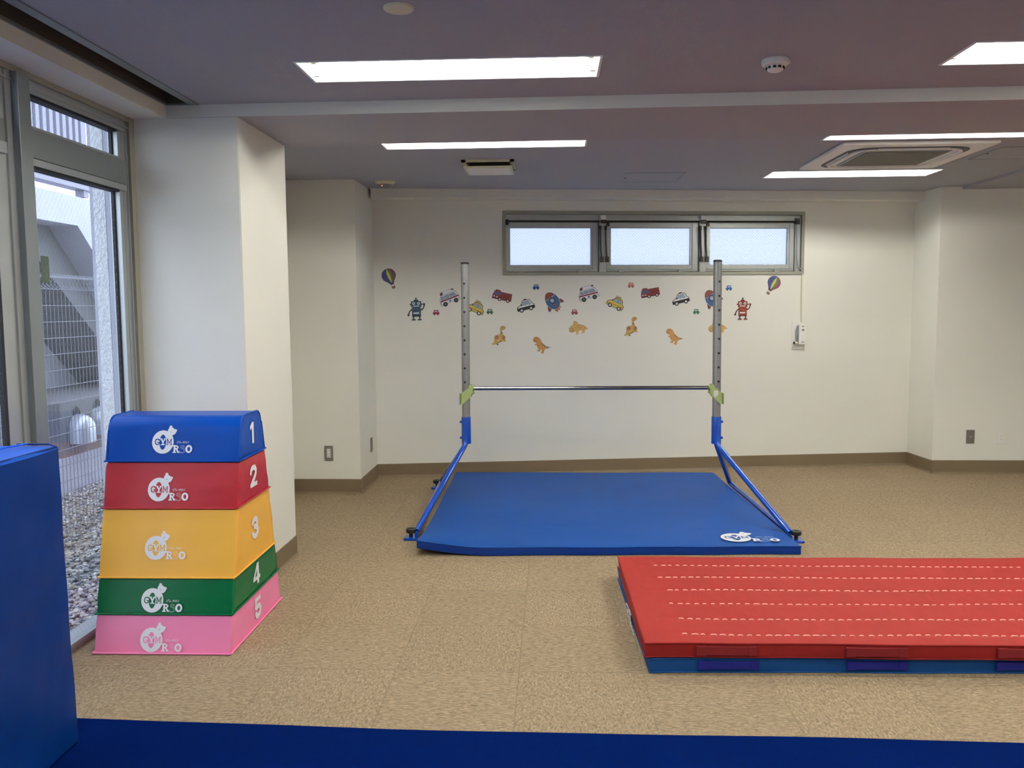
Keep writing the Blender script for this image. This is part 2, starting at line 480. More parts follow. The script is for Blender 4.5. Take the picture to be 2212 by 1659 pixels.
# downstand beam between the two bays, front face a little out of square
bm = bmesh.new()
prism(bm, [(XW-.1, 4.240), (XR+.1, 4.108), (XR+.1, 4.93), (XW-.1, 4.985)], 2.412, ZC+.06)
bm.normal_update()
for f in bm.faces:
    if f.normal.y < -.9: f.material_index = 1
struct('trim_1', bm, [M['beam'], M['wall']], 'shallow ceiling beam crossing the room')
# soffit over the side window and the brown curtain recess beside it
bm = bmesh.new(); box(bm, XW-.1, -1.900, YF, 4.24, 2.410, 2.60)
struct('trim_2', bm, M['wall'], 'soffit above the side window')
bm = bmesh.new(); box(bm, -1.900, -1.745, YF, 4.24, 2.60, 2.62); box(bm, -1.8995, -1.894, YF, 4.232, 2.480, 2.60); box(bm, -1.752, -1.746, YF, 4.232, 2.477, 2.60); box(bm, -1.8995, -1.746, 4.218, 4.2385, 2.477, 2.60)
struct('trim_3', bm, M['recess'], 'brown lining of the curtain recess')
bm = bmesh.new(); box(bm, -1.772, -1.728, YF, 4.226, 2.4685, 2.4765); box(bm, -1.905, -1.890, YF, 4.226, 2.4700, 2.4820)
box(bm, -1.89, -1.772, 4.214, 4.226, 2.4685, 2.4765)
struct('trim_4', bm, M['alu_dark'], 'grey metal rim of the curtain recess')
# curtain rail inside
bm = bmesh.new(); box(bm, XW-.12, -1.545, 4.24, 4.985, 0, 2.414)
bmesh.ops.bevel(bm, geom=[e for e in bm.edges if abs(e.verts[0].co.x+1.545) < 1e-4 and abs(e.verts[1].co.x+1.545) < 1e-4 and abs(e.verts[0].co.z-e.verts[1].co.z) > 1], offset=0.004, segments=2, affect='EDGES')
struct('wall_pillar', bm, M['wall'], 'white papered pillar beside the side window')
bm = bmesh.new(); box(bm, XW-.12, -2.07, 4.985, 6.69, 0, 2.6)
struct('wall_alcove', bm, M['wall'], 'side wall of the alcove behind the pillar')
bm = bmesh.new(); box(bm, XW-.12, -1.535, 6.69, 7.60, 0, 2.6)
struct('wall_corner', bm, M['wall'], 'boxed column in the far left corner')
# back wall, 7.9 degrees out of square, with the high window opening
WA = math.atan2(8.019-7.349, 3.277+1.536); WO = Vector((-1.536, 7.349, 0))
bm = bmesh.new()
S0, S1, Z0, Z1 = 1.118, 3.822, 1.759, 2.306
for a in ((-.1, S0, 0, 2.6), (S1, 5.0, 0, 2.6), (S0, S1, 0, Z0), (S0, S1, Z1, 2.6)):
    box(bm, a[0], a[1], 0, 0.14, a[2], a[3])
bmesh.ops.remove_doubles(bm, verts=bm.verts[:], dist=1e-5)
struct('wall_back', bm, M['wall'], 'far wall with the vehicle stickers', loc=WO, rot=(0, 0, WA))
bm = bmesh.new(); box(bm, 0.0, 4.9, -0.165, 0.0, 2.398, 2.55)
struct('trim_5', bm, M['wall'], 'boxed bulkhead along the top of the far wall', loc=WO, rot=(0, 0, WA))
bm = bmesh.new(); prism(bm, [(3.316, 7.582), (XR+.1, 7.582), (XR+.1, 8.6), (3.23, 8.6), (3.277, 8.019)], 0, 2.6)
struct('wall_right_corner', bm, M['wall'], 'projecting wall in the far right corner')
bm = bmesh.new(); box(bm, 3.49, XR, 4.95, 7.58, 2.452, 2.50)
struct('trim_6', bm, M['ceiling'], 'slightly lower ceiling strip at the right')
bm = bmesh.new(); box(bm, XR, XR+.12, YF-.1, 8.6, 0, 2.6)
struct('wall_right', bm, M['wall'], 'right wall')
bm = bmesh.new(); box(bm, XW-.1, XR+.1, YF-.12, YF, 0, 2.6)
struct('wall_front', bm, M['wall'], 'wall behind the viewer')

# baseboards: flat vinyl strip with a small toe
BH = 0.117
def bboard(name, p0, p1, label):
    d = Vector((p1[0]-p0[0], p1[1]-p0[1], 0)); L = d.length; a = math.atan2(d.y, d.x)
    bm = bmesh.new()
    prism(bm, [(-0.0, 0), (-.016, 0), (-.009, .008), (-.005, .016), (-.005, BH-.003), (-.003, BH), (0, BH)], 0, L, axis='x')
    return struct(name, bm, M['baseboard'], label, loc=(p0[0], p0[1], 0.0), rot=(0, 0, a))
bboard('baseboard_pillar', (-1.545, 4.24), (-1.545, 4.985), 'brown baseboard on the pillar').location.x += 0.0
bboard('baseboard_pillar_front', (-2.07, 4.24), (-1.53, 4.24), 'brown baseboard on the pillar front')
bboard('baseboard_corner', (-2.07, 6.69), (-1.52, 6.69), 'brown baseboard on the corner column')
bboard('baseboard_corner_side', (-1.535, 6.68), (-1.535, 7.35), 'brown baseboard on the corner column side')
bboard('baseboard_alcove', (-2.07, 4.985), (-2.07, 6.69), 'brown baseboard of the alcove')
bboard('baseboard_back', (-1.536, 7.349), (3.277, 8.019), 'brown baseboard along the far wall')
bboard('baseboard_right_corner_side', (3.277, 8.019), (3.316, 7.57), 'brown baseboard on the right corner return')
bboard('baseboard_right_corner', (3.305, 7.582), (XR, 7.582), 'brown baseboard on the right corner wall')
for n in ('baseboard_pillar', 'baseboard_corner_side', 'baseboard_alcove'):
    o = bpy.data.objects[n]   # strips on faces that look to +x: profile must stand off to +x
    o.scale.y = 1
# ------------------------------------------------------------------ high window in the far wall
w2 = thing('window_2', 'row of three small frosted windows high on the far wall', 'window', WO, (0, 0, WA))
del w2['category']; w2['kind'] = 'structure'
bm = bmesh.new(); cw = 0.024
for a in ((S0-.004, S1+.004, Z1-cw, Z1+.004), (S0-.004, S1+.004, Z0-.004, Z0+cw-.002)): box(bm, a[0], a[1], -.012, .10, a[2], a[3])
for a in ((S0-.004, S0+cw-.002, Z0+.02, Z1-.022), (S1-cw+.002, S1+.004, Z0+.02, Z1-.022)): box(bm, a[0], a[1], -.012, .10, a[2], a[3])
finish('casing', bm, M['olive'], w2)
bm = bmesh.new()
iz0, iz1 = Z0+cw-.002, Z1-cw
box(bm, S0+.022, S1-.022, .030, .10, 2.246, iz1); box(bm, S0+.022, S1-.022, .020, .06, 2.232, 2.250)
for a, b in ((1.966, 2.032), (2.869, 2.926), (3.748, 3.797)):
    box(bm, a, b, .012, .10, iz0, 2.262); box(bm, a+.006, a+.012, .008, .014, iz0, 2.262)
box(bm, S0+.022, S0+.034, .03, .10, iz0, 2.232)
box(bm, S0+.022, S1-.022, .062, .10, iz0, iz0+.028); box(bm, S0+.022, S1-.022, .062, .10, 2.18, 2.25)
for a in (1.138, 1.945, 2.03, 2.855, 2.92, 3.735): box(bm, a, a+.02, .062, .10, iz0, 2.25)
finish('window_frame', bm, M['alu'], w2)
bm = bmesh.new()
for z in (2.226, 2.219): tube(bm, [(S0+.03, .012, z), (S1-.06, .012, z)], .004, 8)
finish('operating_rod', bm, M['darkmetal'], w2)
for (a, b, g0, g1) in ((1.146, 1.960, 1.183, 1.895), (2.036, 2.864, 2.075, 2.790), (2.930, 3.744, 2.971, 3.683)):
    bm = bmesh.new()
    box(bm, a, b, .028, .058, 2.168, 2.214, bev=.002); box(bm, a, b, .028, .058, iz0+.006, 1.845, bev=.002)
    box(bm, a, g0, .028, .058, 1.845, 2.168); box(bm, g1, b, .028, .058, 1.845, 2.168)
    box(bm, a+.012, b-.012, .018, .028, 1.806, 1.812); box(bm, g1+.018, g1+.026, .020, .028, iz0+.02, 2.20)
    s = finish('sash', bm, M['alu'], w2)
    bm = bmesh.new(); box(bm, g0-.004, g1+.004, .040, .046, 1.840, 2.172)
    finish('glass_pane', bm, M['glass_back'], s)
    bm = bmesh.new()
    box(bm, g0-.003, g1+.003, .036, .040, 2.164, 2.170); box(bm, g1-.001, g1+.004, .036, .040, 1.845, 2.17)
    finish('gasket', bm, M['gasket'], s)
    for hx in (a+.13, b-.16):
        bm = bmesh.new(); box(bm, hx-.022, hx+.022, .010, .029, iz0-.002, iz0+.022, bev=.002)
        for k in (-.012, 0, .012): box(bm, hx+k-.002, hx+k+.002, .008, .011, iz0+.010, iz0+.015, 1)
        finish('hinge', bm, [M['alu'], M['darkmetal']], s)
for m0 in (1.999, 2.898):
    for dx in (-.020, .028):
        bm = bmesh.new(); x = m0+dx
        tube(bm, [(x-.004, -.004, 2.165), (x, .0, 2.02), (x+.008, .002, 1.90)], .007, 8)
        lathe(bm, [(0, -.02), (.012, -.018), (.012, .018), (0, .02)], 10, (x-.004, .0, 2.165))
        box(bm, x-.006, x+.026, -.004, .014, 1.868, 1.915, bev=.003)
        finish('stay_arm', bm, M['darkmetal'], w2)
    bm = bmesh.new(); box(bm, m0-.022, m0+.026, -.010, .012, 2.235, 2.275, bev=.004); finish('gear_cover', bm, M['white'], w2)
    bm = bmesh.new(); box(bm, m0-.02, m0+.03, -.006, .012, 2.205, 2.235, bev=.004); box(bm, m0+.03, m0+.06, .004, .014, 2.18, 2.215, bev=.002); finish('lever_joint', bm, M['darkmetal'], w2)
bm = bmesh.new(); box(bm, 1.130, 1.170, .0, .02, 2.19, 2.236, bev=.004); finish('corner_joint', bm, M['gasket'], w2)
bm = bmesh.new(); box(bm, 3.745, 3.785, -.004, .02, 2.20, 2.25, bev=.004); finish('corner_joint', bm, M['darkmetal'], w2)
bm = bmesh.new(); tube(bm, [(3.762, .0, 2.20), (3.766, .0, 1.90), (3.775, -.006, 1.83), (3.806, -.010, 1.79), (3.810, -.013, 1.755)], .005, 8); finish('cable', bm, M['alu'], w2)

# window operator box on the wall below
op = thing('window_opener', 'white crank box with folding handle on the far wall right of the window', 'window crank', WO+Vector((math.cos(WA)*3.789, math.sin(WA)*3.789, 1.208)), (0, 0, WA))
bm = bmesh.new(); box(bm, -.060, .062, -.006, 0, -.130, .130, bev=.002)
for x in (-.048, .05):
    for z in (-.112, .112): lathe(bm, [(0, 0), (.004, 0), (.004, .002), (0, .002)], 10, (x, -.007, z), 1)
finish('back_plate', bm, [M['white'], M['darkmetal']], op)
bm = bmesh.new(); box(bm, -.012, .058, -.050, -.006, -.082, .098, bev=.004); box(bm, .006, .046, -.052, -.05, -.062, .04, bev=.0008)
box(bm, .014, .034, -.0515, -.050, .076, .083, 1); box(bm, .014, .036, -.0515, -.050, .032, .056, 1); box(bm, .008, .040, -.0535, -.05, -.062, -.057, 1)
finish('gear_box', bm, [M['white'], M['greyplate']], op)
bm = bmesh.new(); tube(bm, [(-.020, -.028, .085), (-.024, -.034, .0), (-.020, -.034, -.075)], .008, 10, radii=[.006, .011, .008]); finish('crank_arm', bm, M['alu_dark'], op)
bm = bmesh.new(); tube(bm, [(-.02, -.036, -.068), (-.05, -.040, -.068)], .011, 12); tube(bm, [(-.05, -.040, -.068), (-.054, -.041, -.068)], .013, 12, mi=1); finish('crank_knob', bm, [M['cream'], M['black']], op)
bm = bmesh.new(); tube(bm, [(.024, -.014, .115), (.021, -.013, .40), (.019, -.013, .548)], .006, 8); finish('cable_conduit', bm, M['cream'], op)

# ------------------------------------------------------------------ large side window
w1 = thing('window_1', 'tall aluminium window wall with wired glass at the left', 'window', (XW, 0, 0))
del w1['category']; w1['kind'] = 'structure'
def bars(name, lst, m, parent=w1, bev=0):
    bm = bmesh.new()
    for a in lst: box(bm, *a, bev=bev)
    return finish(name, bm, m, parent)
bars('side_casing', [(-.05, .012, 4.192, 4.24, 0, 2.41), (-.05, .010, YF, 4.192, 2.386, 2.4095)], M['trimbeige'])
bars('head_rail', [(-.07, -.002, YF, 4.192, 2.334, 2.386), (-.06, .008, YF, 4.192, 2.352, 2.36)], M['alu'])
bars('jamb', [(-.07, -.004, 4.140, 4.192, 0, 2.34), (-.07, .006, 4.168, 4.174, 0, 2.34)], M['alu'])
bm = bmesh.new()
for z in (2.256, 1.931, 1.54, 1.165):
    bm = bmesh.new(); tube(bm, [(-.006, 4.183, z), (-.0005, 4.183, z)], .0055, 10); finish('screw', bm, M['black'], w1)
bars('sill', [(-.10, .0, YF, 4.192, 0, .028), (-.03, .006, YF, 4.192, .02, .034)], M['alu'])
def bay(y0, y1, zt0, zt1, slide):
    bars('mullion', [(-.07, .030, y0, y0+.080, 0.03, 2.386), (-.07, -.004, y0+.08, y0+.095, .03, 2.334)], M['alu_dark'], bev=.002)
    bars('transom', [(-.06, .012, y0+.08, y1, zt0, zt1)], M['alu_dark'], bev=.002)
    bars('transom_lip', [(-.055, .008, y0+.09, y1, zt0-.030, zt0-.002), (-.055, .004, y0+.09, y1, zt1+.001, zt1+.012)], M['alu'])
    bars('rubber_gasket', [(-.045, -.030, y1-.055, y1-.045, zt1, 2.334), (-.045, -.030, y1-.055, y1-.045, .034, zt0), (-.05, -.004, y0+.09, y1-.05, zt0-.040, zt0-.030), (-.05, -.004, y0+.09, y1-.05, 2.322, 2.334)], M['gasket'])
    bm = bmesh.new(); box(bm, -.038, -.032, y0+.09, y1-.045, zt1+.006, 2.326); finish('glass_pane', bm, M['glass_side'], w1)
    if not slide:
        bm = bmesh.new(); box(bm, -.038, -.032, y0+.09, y1-.045, .03, zt0-.034); finish('glass_pane', bm, M['glass_side'], w1)
        bars('stile', [(-.055, -.006, y1-.045, y1, .034, 2.33)], M['alu'])
bay(3.282, 4.15, 2.078, 2.192, False)
bars('jamb', [(-.07, .004, 3.244, 3.282, .03, 2.386), (-.07, -.004, 3.214, 3.244, .03, 2.386)], M['alu'])
y1 = 3.214
for k in range(4):
    y0 = y1-1.75
    bars('mullion', [(-.07, .030, y0, y0+.08, .03, 2.386)], M['alu_dark'])
    bars('transom', [(-.06, .012, y0+.08, y1, 2.104, 2.192)], M['alu_dark'])
    bars('door_track', [(-.06, .020, y0+.08, y1, 2.062, 2.104)], M['alu'])
    bm = bmesh.new(); box(bm, -.038, -.032, y0+.08, y1, 2.192, 2.334); finish('glass_pane', bm, M['glass_side'], w1)
    for q, (a, b, xx) in enumerate(((y0+.08, y0+.92, -.04), (y0+.86, y1, -.01))):
        bm = bmesh.new()
        box(bm, xx-.016, xx+.014, a, a+.055, .034, 2.06); box(bm, xx-.016, xx+.014, b-.060, b, .034, 2.06)
        box(bm, xx-.016, xx+.014, a+.055, b-.06, .034, .12); box(bm, xx-.016, xx+.014, a+.055, b-.06, 2.00, 2.06)
        sl = finish('sliding_sash', bm, M['alu'], w1)
        bm = bmesh.new(); box(bm, xx-.008, xx+.012, b-.075, b-.061, .12, 2.0); finish('gasket', bm, M['gasket'], sl)
        bm = bmesh.new(); box(bm, xx-.004, xx+.002, a+.05, b-.06, .12, 2.0); finish('glass_pane', bm, M['glass_side'], sl)
    y1 = y0

# ------------------------------------------------------------------ outdoors
bm = bmesh.new(); box(bm, -9, XW-.1, -4, 14, -.30, -.06)
tag(finish('ground', bm, M['concrete_dark']), 'bare ground under the gravel outside the side window', 'ground', kind='structure')
# gravel: thousands of small stones
ico = bmesh.new(); bmesh.ops.create_icosphere(ico, subdivisions=1, radius=1)
iv = [v.co.copy() for v in ico.verts]; ifc = [[v.index for v in f.verts] for f in ico.faces]; ico.free()
vs, fs = [], []
for k in range(18600):
    if k < 17000: x, y = random.uniform(-4.05, -2.2), random.uniform(3.6, 8.1)
    else: x, y = random.uniform(-4.05, -2.2), random.uniform(-1.5, 3.9)
    r = random.uniform(.008, .017) if k < 17000 else random.uniform(.03, .05)
    sc = (r*random.uniform(.8, 1.3), r*random.uniform(.8, 1.3), r*random.uniform(.45, .8))
    R = Matrix.Rotation(random.uniform(0, 6.28), 3, 'Z') @ Matrix.Rotation(random.uniform(-.5, .5), 3, 'X')
    z = -.055+random.uniform(0, .014); b0 = len(vs)
    for v in iv:
        p = R @ Vector((v.x*sc[0]*random.uniform(.8, 1.1), v.y*sc[1], v.z*sc[2])); vs.append((x+p.x, y+p.y, z+p.z))
    for f in ifc: fs.append([b0+i for i in f])
me = bpy.data.meshes.new('gravel'); me.from_pydata(vs, [], fs); me.materials.append(M['gravel'])
o = bpy.data.objects.new('gravel', me); COL.objects.link(o)
tag(o, 'grey and tan gravel bed outside the side window', 'gravel', kind='stuff')
# mesh fence
fr = thing('wire_fence', 'white welded wire mesh fence with rolled top outside the window', 'fence', (-3.263, 0, 0))
bm = bmesh.new()
y = 1.0
while y < 9.0:
    tube(bm, [(0, y, -.03), (0, y, 1.60), (.035, y, 1.635), (.05, y, 1.69), (.0, y, 1.712), (-.05, y, 1.69), (-.035, y, 1.635), (0, y, 1.612)], .0022, 5)
    tube(bm, [(0, y, .02), (.04, y, -.005), (.045, y, -.045), (0, y, -.05)], .0022, 5)
    y += .044
for k in range(16):
    tube(bm, [(0.002, 1.0, 1.612-.1066*k), (0.002, 9.0, 1.612-.1066*k)], .0028, 5)
for x, z in ((.05, 1.69), (-.05, 1.69), (.044, -.045)): tube(bm, [(x, 1.0, z), (x, 9.0, z)], .0028, 5)
finish('wire_mesh', bm, M['wire'], fr)
for y in (2.6, 4.6, 8.6):
    bm = bmesh.new(); tube(bm, [(-.03, y, -.06), (-.03, y, 1.75)], .022, 10); finish('fence_post', bm, M['wire'], fr)
# outer wall of this building beside the window: reveal and rough column
bm = bmesh.new(); box(bm, XW-.235+.055, XW-.05, 4.15, 4.24, -.06, 2.6)
struct('wall_outer', bm, M['concrete'], 'outer reveal beside the side window')
bm = bmesh.new(); box(bm, -2.243, -2.183, 4.148, 4.30, -.06, 2.6); box(bm, -2.318, -2.185, 4.30, 5.2, -.06, 2.6)
struct('wall_outer_column', bm, M['stucco'], 'rough white stucco column outside the side window')

nb = thing('neighbour_building', 'pale concrete building with chamfered opening behind the wire fence', 'building', (-4.2, 0, 0))
bm = bmesh.new()
prism(bm, [(2.0, 2.22), (7.49, 2.225), (8.75, 1.10), (8.75, -.06), (12, -.06), (12, 2.47), (2.0, 2.49)], -.28, 0, axis='x')
finish('facade_beam', bm, M['concrete'], nb)
bm = bmesh.new(); box(bm, -1.0, -.85, 2, 12, -.06, 2.49); finish('rear_wall', bm, M['concrete'], nb)
bm = bmesh.new(); box(bm, -.85, -.28, 2, 7.6, 2.26, 2.45)
prism(bm, [(6.9, 2.25), (7.5, 2.25), (9.2, .75), (9.2, .45)], -.86, -.27, axis='x'); finish('stair_soffit', bm, M['concrete_dark'], nb)
bm = bmesh.new(); box(bm, -.55, -.10, 6.62, 6.78, -.06, 2.24); finish('pillar', bm, M['concrete_dark'], nb)
bm = bmesh.new(); box(bm, -.86, .09, 2, 12, -.06, .235); finish('kerb', bm, M['concrete'], nb)
bm = bmesh.new(); box(bm, -.86, .080, 6.93, 12, .235, .37); finish('brown_band', bm, M['brick'], nb)
bm = bmesh.new(); box(bm, -.86, .084, 6.93, 12, .37, .70); finish('low_wall', bm, M['concrete_dark'], nb)
lv = thing('louver_screen', 'white vertical louver railing on top of the building outside', 'railing', (-4.2, 0, 2.492))
bm = bmesh.new()
y = 5.2
while y < 7.62:
    box(bm, -.10, .0, y, y+.050, .10, 1.35); y += .097
finish('slats', bm, M['louver'], lv)
bm = bmesh.new(); box(bm, -.11, .02, 5.1, 7.72, .06, .115); box(bm, -.11, .02, 5.1, 7.72, 1.35, 1.42); finish('rail', bm, M['louver'], lv)
bm = bmesh.new(); box(bm, -.08, .0, 7.62, 7.70, .0, 1.4); prism(bm, [(7.70, .28), (7.70, .20), (7.92, .0), (7.96, .0)], -.08, 0, axis='x'); finish('post', bm, M['louver'], lv)
bm = bmesh.new(); box(bm, -.08, .0, 5.6, 5.68, .0, .07); finish('post', bm, M['louver'], lv)
def hood(y, z, label):
    t = thing('vent_hood', label, 'vent hood', (-4.115, y, z), (0, 0, 0), 'vent hoods on the outside wall')
    bm = bmesh.new(); n = 16; rings = []
    for xx, w, dz in ((0, .115, 0), (.05, .114, 0), (.09, .106, -.004), (.12, .090, -.012), (.14, .066, -.024), (.150, .030, -.040)):
        ring = [(xx, -w, -.13+abs(dz)*.0)]+[(xx, -w*math.cos(PI*k/n), .0+dz+w*math.sin(PI*k/n)) for k in range(n+1)]+[(xx, w, -.13)]
        rings.append([bm.verts.new(p) for p in ring])
    for i in range(len(rings)-1):
        for k in range(len(rings[0])-1): bm.faces.new((rings[i][k], rings[i+1][k], rings[i+1][k+1], rings[i][k+1]))
        bm.faces.new((rings[i][0], rings[i][-1], rings[i+1][-1], rings[i+1][0]))
    bm.faces.new(rings[-1]); bm.faces.new(rings[0][::-1])
    bmesh.ops.recalc_face_normals(bm, faces=bm.faces[:])
    finish('cowl', bm, M['hood'], t, smooth=True, angle=math.radians(50))
    bm = bmesh.new(); tube(bm, [(.012, -(w+.02)*math.cos(a), .0+.175*math.sin(a)) for a in [PI*k/10 for k in range(11)]], .009, 6); finish('rim', bm, M['darkmetal'], t)
hood(7.16, .47, 'grey rounded vent hood behind the fence, the larger and nearer')
hood(7.50, .50, 'grey rounded vent hood behind the fence, half hidden by the stucco column')
# green leaf print stuck on the glass
bm = bmesh.new(); box(bm, -.0015, 0, -.028, .028, -.055, .055, bev=.0005)
tag(finish('glass_sticker', bm, M['leafgreen'], loc=(XW-.030, 3.500, 1.640)), 'small dull green leafy sticker on the side window glass', 'sticker')

# ------------------------------------------------------------------ ceiling lights
def make_light():
    t = thing('ceiling_light', '', 'ceiling light')
    bm = bmesh.new()
    W, D = LW/2, LD/2; h = .100; i = .05
    o_ = [(-W, -D), (W, -D), (W, D), (-W, D)]; n_ = [(-W+.01, -D+i), (W-.01, -D+i), (W-.01, D-i), (-W+.01, D-i)]
    a = [bm.verts.new((x, y, .0)) for x, y in o_]; b = [bm.verts.new((x, y, h)) for x, y in n_]
    for k in range(4): bm.faces.new((a[k], b[k], b[(k+1) % 4], a[(k+1) % 4]))
    bm.faces.new(b)
    # outer skin so the reflector is a closed tray
    a2 = [bm.verts.new((x*1.0, y*1.0, .012)) for x, y in o_]; b2 = [bm.verts.new((x, y, h+.006)) for x, y in n_]
    for k in range(4):
        bm.faces.new((a2[k], a2[(k+1) % 4], b2[(k+1) % 4], b2[k])); bm.faces.new((a[k], a[(k+1) % 4], a2[(k+1) % 4], a2[k]))
    bm.faces.new(b2[::-1])
    bmesh.ops.recalc_face_normals(bm, faces=bm.faces[:])
    finish('reflector', bm, M['reflector'], t)
    bm = bmesh.new(); r = .010
    for a in ((-W-r, W+r, -D-r, -D+.001), (-W-r, W+r, D-.001, D+r), (-W-r, -W+.001, -D, D), (W-.001, W+r, -D, D)): box(bm, a[0], a[1], a[2], a[3], -.003, .004)
    finish('rim', bm, M['reflector'], t)
    bm = bmesh.new(); tube(bm, [(-.575, 0, .056), (.575, 0, .056)], .0165, 20); finish('lamp_tube', bm, M['tube'], t, smooth=True)
    for s in (-1, 1):
        bm = bmesh.new(); box(bm, min(s*.578, s*.602), max(s*.578, s*.602), -.018, .018, .036, .099, bev=.004)
        tube(bm, [(s*.565, 0, .056), (s*.580, 0, .056)], .0172, 16, mi=1); finish('lamp_socket', bm, [M['cream'], M['alu']], t)
        bm = bmesh.new(); box(bm, min(s*.59, s*.612), max(s*.59, s*.612), .085, .100, .006, .02); finish('spring_clip', bm, M['greyplate'], t)
    return t
lt = make_light()
LB = ['recessed fluorescent light nearest the viewer, left of the smoke detector', 'recessed fluorescent light above the hanging square vent, beyond the beam',
      'recessed fluorescent light cut by the top right picture edge, before the beam', 'recessed fluorescent light on the near side of the ceiling air conditioner',
      'recessed fluorescent light on the far side of the ceiling air conditioner',
      'recessed fluorescent light in the row above the viewer, left', 'recessed fluorescent light in the row above the viewer, middle', 'recessed fluorescent light at far right before the beam',
      'recessed fluorescent light at far right beyond the beam', 'recessed fluorescent light in the row above the viewer, right', 'recessed fluorescent light behind the viewer, left', 'recessed fluorescent light behind the viewer, middle', 'recessed fluorescent light behind the viewer, right']
for k, (x, y) in enumerate(lights):
    o = lt if k == 0 else dup(lt)
    o.location = (x, y, ZC); o['label'] = LB[k]; o['group'] = 'recessed fluorescent ceiling lights'
    o.rotation_euler = (0, 0, 0)

# ------------------------------------------------------------------ ceiling fittings
bm = bmesh.new(); lathe(bm, [(0, -.008), (.048, -.008), (.051, -.005), (.052, 0), (0, 0)], 32)
tag(finish('ceiling_cover', bm, M['cream'], smooth=False, loc=(-.513, 2.953, ZC)), 'round cream blanking cover on the ceiling at the top edge', 'cover plate')
sd = thing('smoke_detector', 'white round smoke detector on the ceiling right of the nearest light', 'smoke detector', (.915, 3.66, ZC))
bm = bmesh.new(); lathe(bm, [(0, 0), (.054, 0), (.056, -.006), (.054, -.020), (.046, -.026), (0, -.026)], 32); box(bm, .054, .062, -.006, .006, -.016, -.004); finish('base', bm, M['white'], sd)
bm = bmesh.new(); lathe(bm, [(.032, -.026), (.033, -.028), (.032, -.042), (.024, -.048), (0, -.049)], 24)
for k in range(10):
    a = 2*PI*k/10; x, y = .0325*math.cos(a), .0325*math.sin(a)
    box(bm, x-.006, x+.006, y-.0025, y+.0025, -.039, -.030, 1)
finish('sensing_head', bm, [M['white'], M['black']], sd)
vt = thing('ceiling_vent', 'square cream ventilation grille with panel hanging below the ceiling', 'vent', (-.438, 6.08, ZC))
bm = bmesh.new(); q = .180
for a in ((-q, q, -q, -q+.03), (-q, q, q-.03, q), (-q, -q+.03, -q, q), (q-.03, q, -q, q)): box(bm, a[0], a[1], a[2], a[3], -.014, 0, 0)
box(bm, -q+.03, q-.03, -q+.03, q-.03, -.004, -.001, 1); finish('frame', bm, [M['cream'], M['black']], vt)
bm = bmesh.new(); p = .165; box(bm, -p, p, -p, p, -.052, -.040, bev=.002); box(bm, -p+.02, p-.02, -p+.015, p-.015, -.0545, -.052, 1)
finish('hanging_panel', bm, [M['cream'], M['white']], vt)
for x in (-.12, .12):
    bm = bmesh.new(); box(bm, x-.008, x+.008, -.01, .01, -.04, -.003); finish('bracket', bm, M['darkmetal'], vt)
se = thing('motion_sensor', 'round ceiling motion sensor with a tiny red lamp near the corner column', 'sensor', (-1.318, 6.83, ZC))
bm = bmesh.new(); lathe(bm, [(0, 0), (.080, 0), (.078, -.010), (.055, -.022), (.05, -.024)], 28); finish('collar', bm, M['cream'], se)
bm = bmesh.new(); lathe(bm, [(.052, -.022), (.050, -.034), (.036, -.050), (0, -.055)], 24); finish('dome', bm, M['alu_dark'], se, smooth=True)
bm = bmesh.new(); lathe(bm, [(0, -.004), (.005, -.002), (.005, 0), (0, 0)], 8, (-.02, -.046, -.038)); finish('pilot_lamp', bm, M['pilot'], se)
def hatch(loc, sx, sy, label):
    t = thing('access_hatch', label, 'access hatch', loc, (0, 0, 0), 'ceiling access hatches')
    bm = bmesh.new(); w = .012
    for a in ((-sx, sx, -sy, -sy+w), (-sx, sx, sy-w, sy), (-sx, -sx+w, -sy, sy), (sx-w, sx, -sy, sy)): box(bm, a[0], a[1], a[2], a[3], -.003, 0)
    finish('frame', bm, M['alu_dark'], t)
    bm = bmesh.new(); box(bm, -sx+w+.002, sx-w-.002, -sy+w+.002, sy-w-.002, -.0015, 0); finish('panel', bm, M['ceiling'], t)
    bm = bmesh.new(); lathe(bm, [(0, -.005), (.008, -.005), (.008, 0), (0, 0)], 10, (-sx+.02, 0, 0)); finish('latch', bm, M['darkmetal'], t)
hatch((.775, 6.81, ZC), .228, .235, 'square ceiling hatch outline between the hanging vent and the farthest light')
hatch((3.10, 5.96, ZC-.0), .225, .225, 'square ceiling hatch outline right of the air conditioner')
# ceiling cassette air conditioner
ac = thing('air_conditioner', 'square white ceiling cassette air conditioner with rounded slot', 'air conditioner', (2.265, 5.945, ZC))
bm = bmesh.new(); box(bm, -.475, .475, -.475, .475, -.022, 0, bev=.006); finish('panel', bm, M['white'], ac)
def rring(bm, h, w, r, z0, z1, mi=0):
    def loop(hh, rr):
        pts = []
        for cx, cy, a0 in ((hh-rr, hh-rr, 0), (-hh+rr, hh-rr, 90), (-hh+rr, -hh+rr, 180), (hh-rr, -hh+rr, 270)):
            for k in range(7): a = math.radians(a0+15*k); pts.append((cx+rr*math.cos(a), cy+rr*math.sin(a)))
        return pts
    o_, i_ = loop(h, r), loop(h-w, r-w*.6)
    rows = [[bm.verts.new((x, y, z)) for x, y in L] for L, z in ((o_, z1), (o_, z0), (i_, z0), (i_, z1))]
    n = len(o_)
    for a in range(4):
        for k in range(n):
            f = bm.faces.new((rows[a][k], rows[a][(k+1) % n], rows[(a+1) % 4][(k+1) % n], rows[(a+1) % 4][k])); f.material_index = mi
    bmesh.ops.recalc_face_normals(bm, faces=bm.faces[:])
bm = bmesh.new(); rring(bm, .385, .042, .15, -.0245, -.021); finish('air_slot', bm, M['black'], ac)
bm = bmesh.new(); rring(bm, .345, .018, .11, -.034, -.021); finish('inner_rim', bm, M['white'], ac)
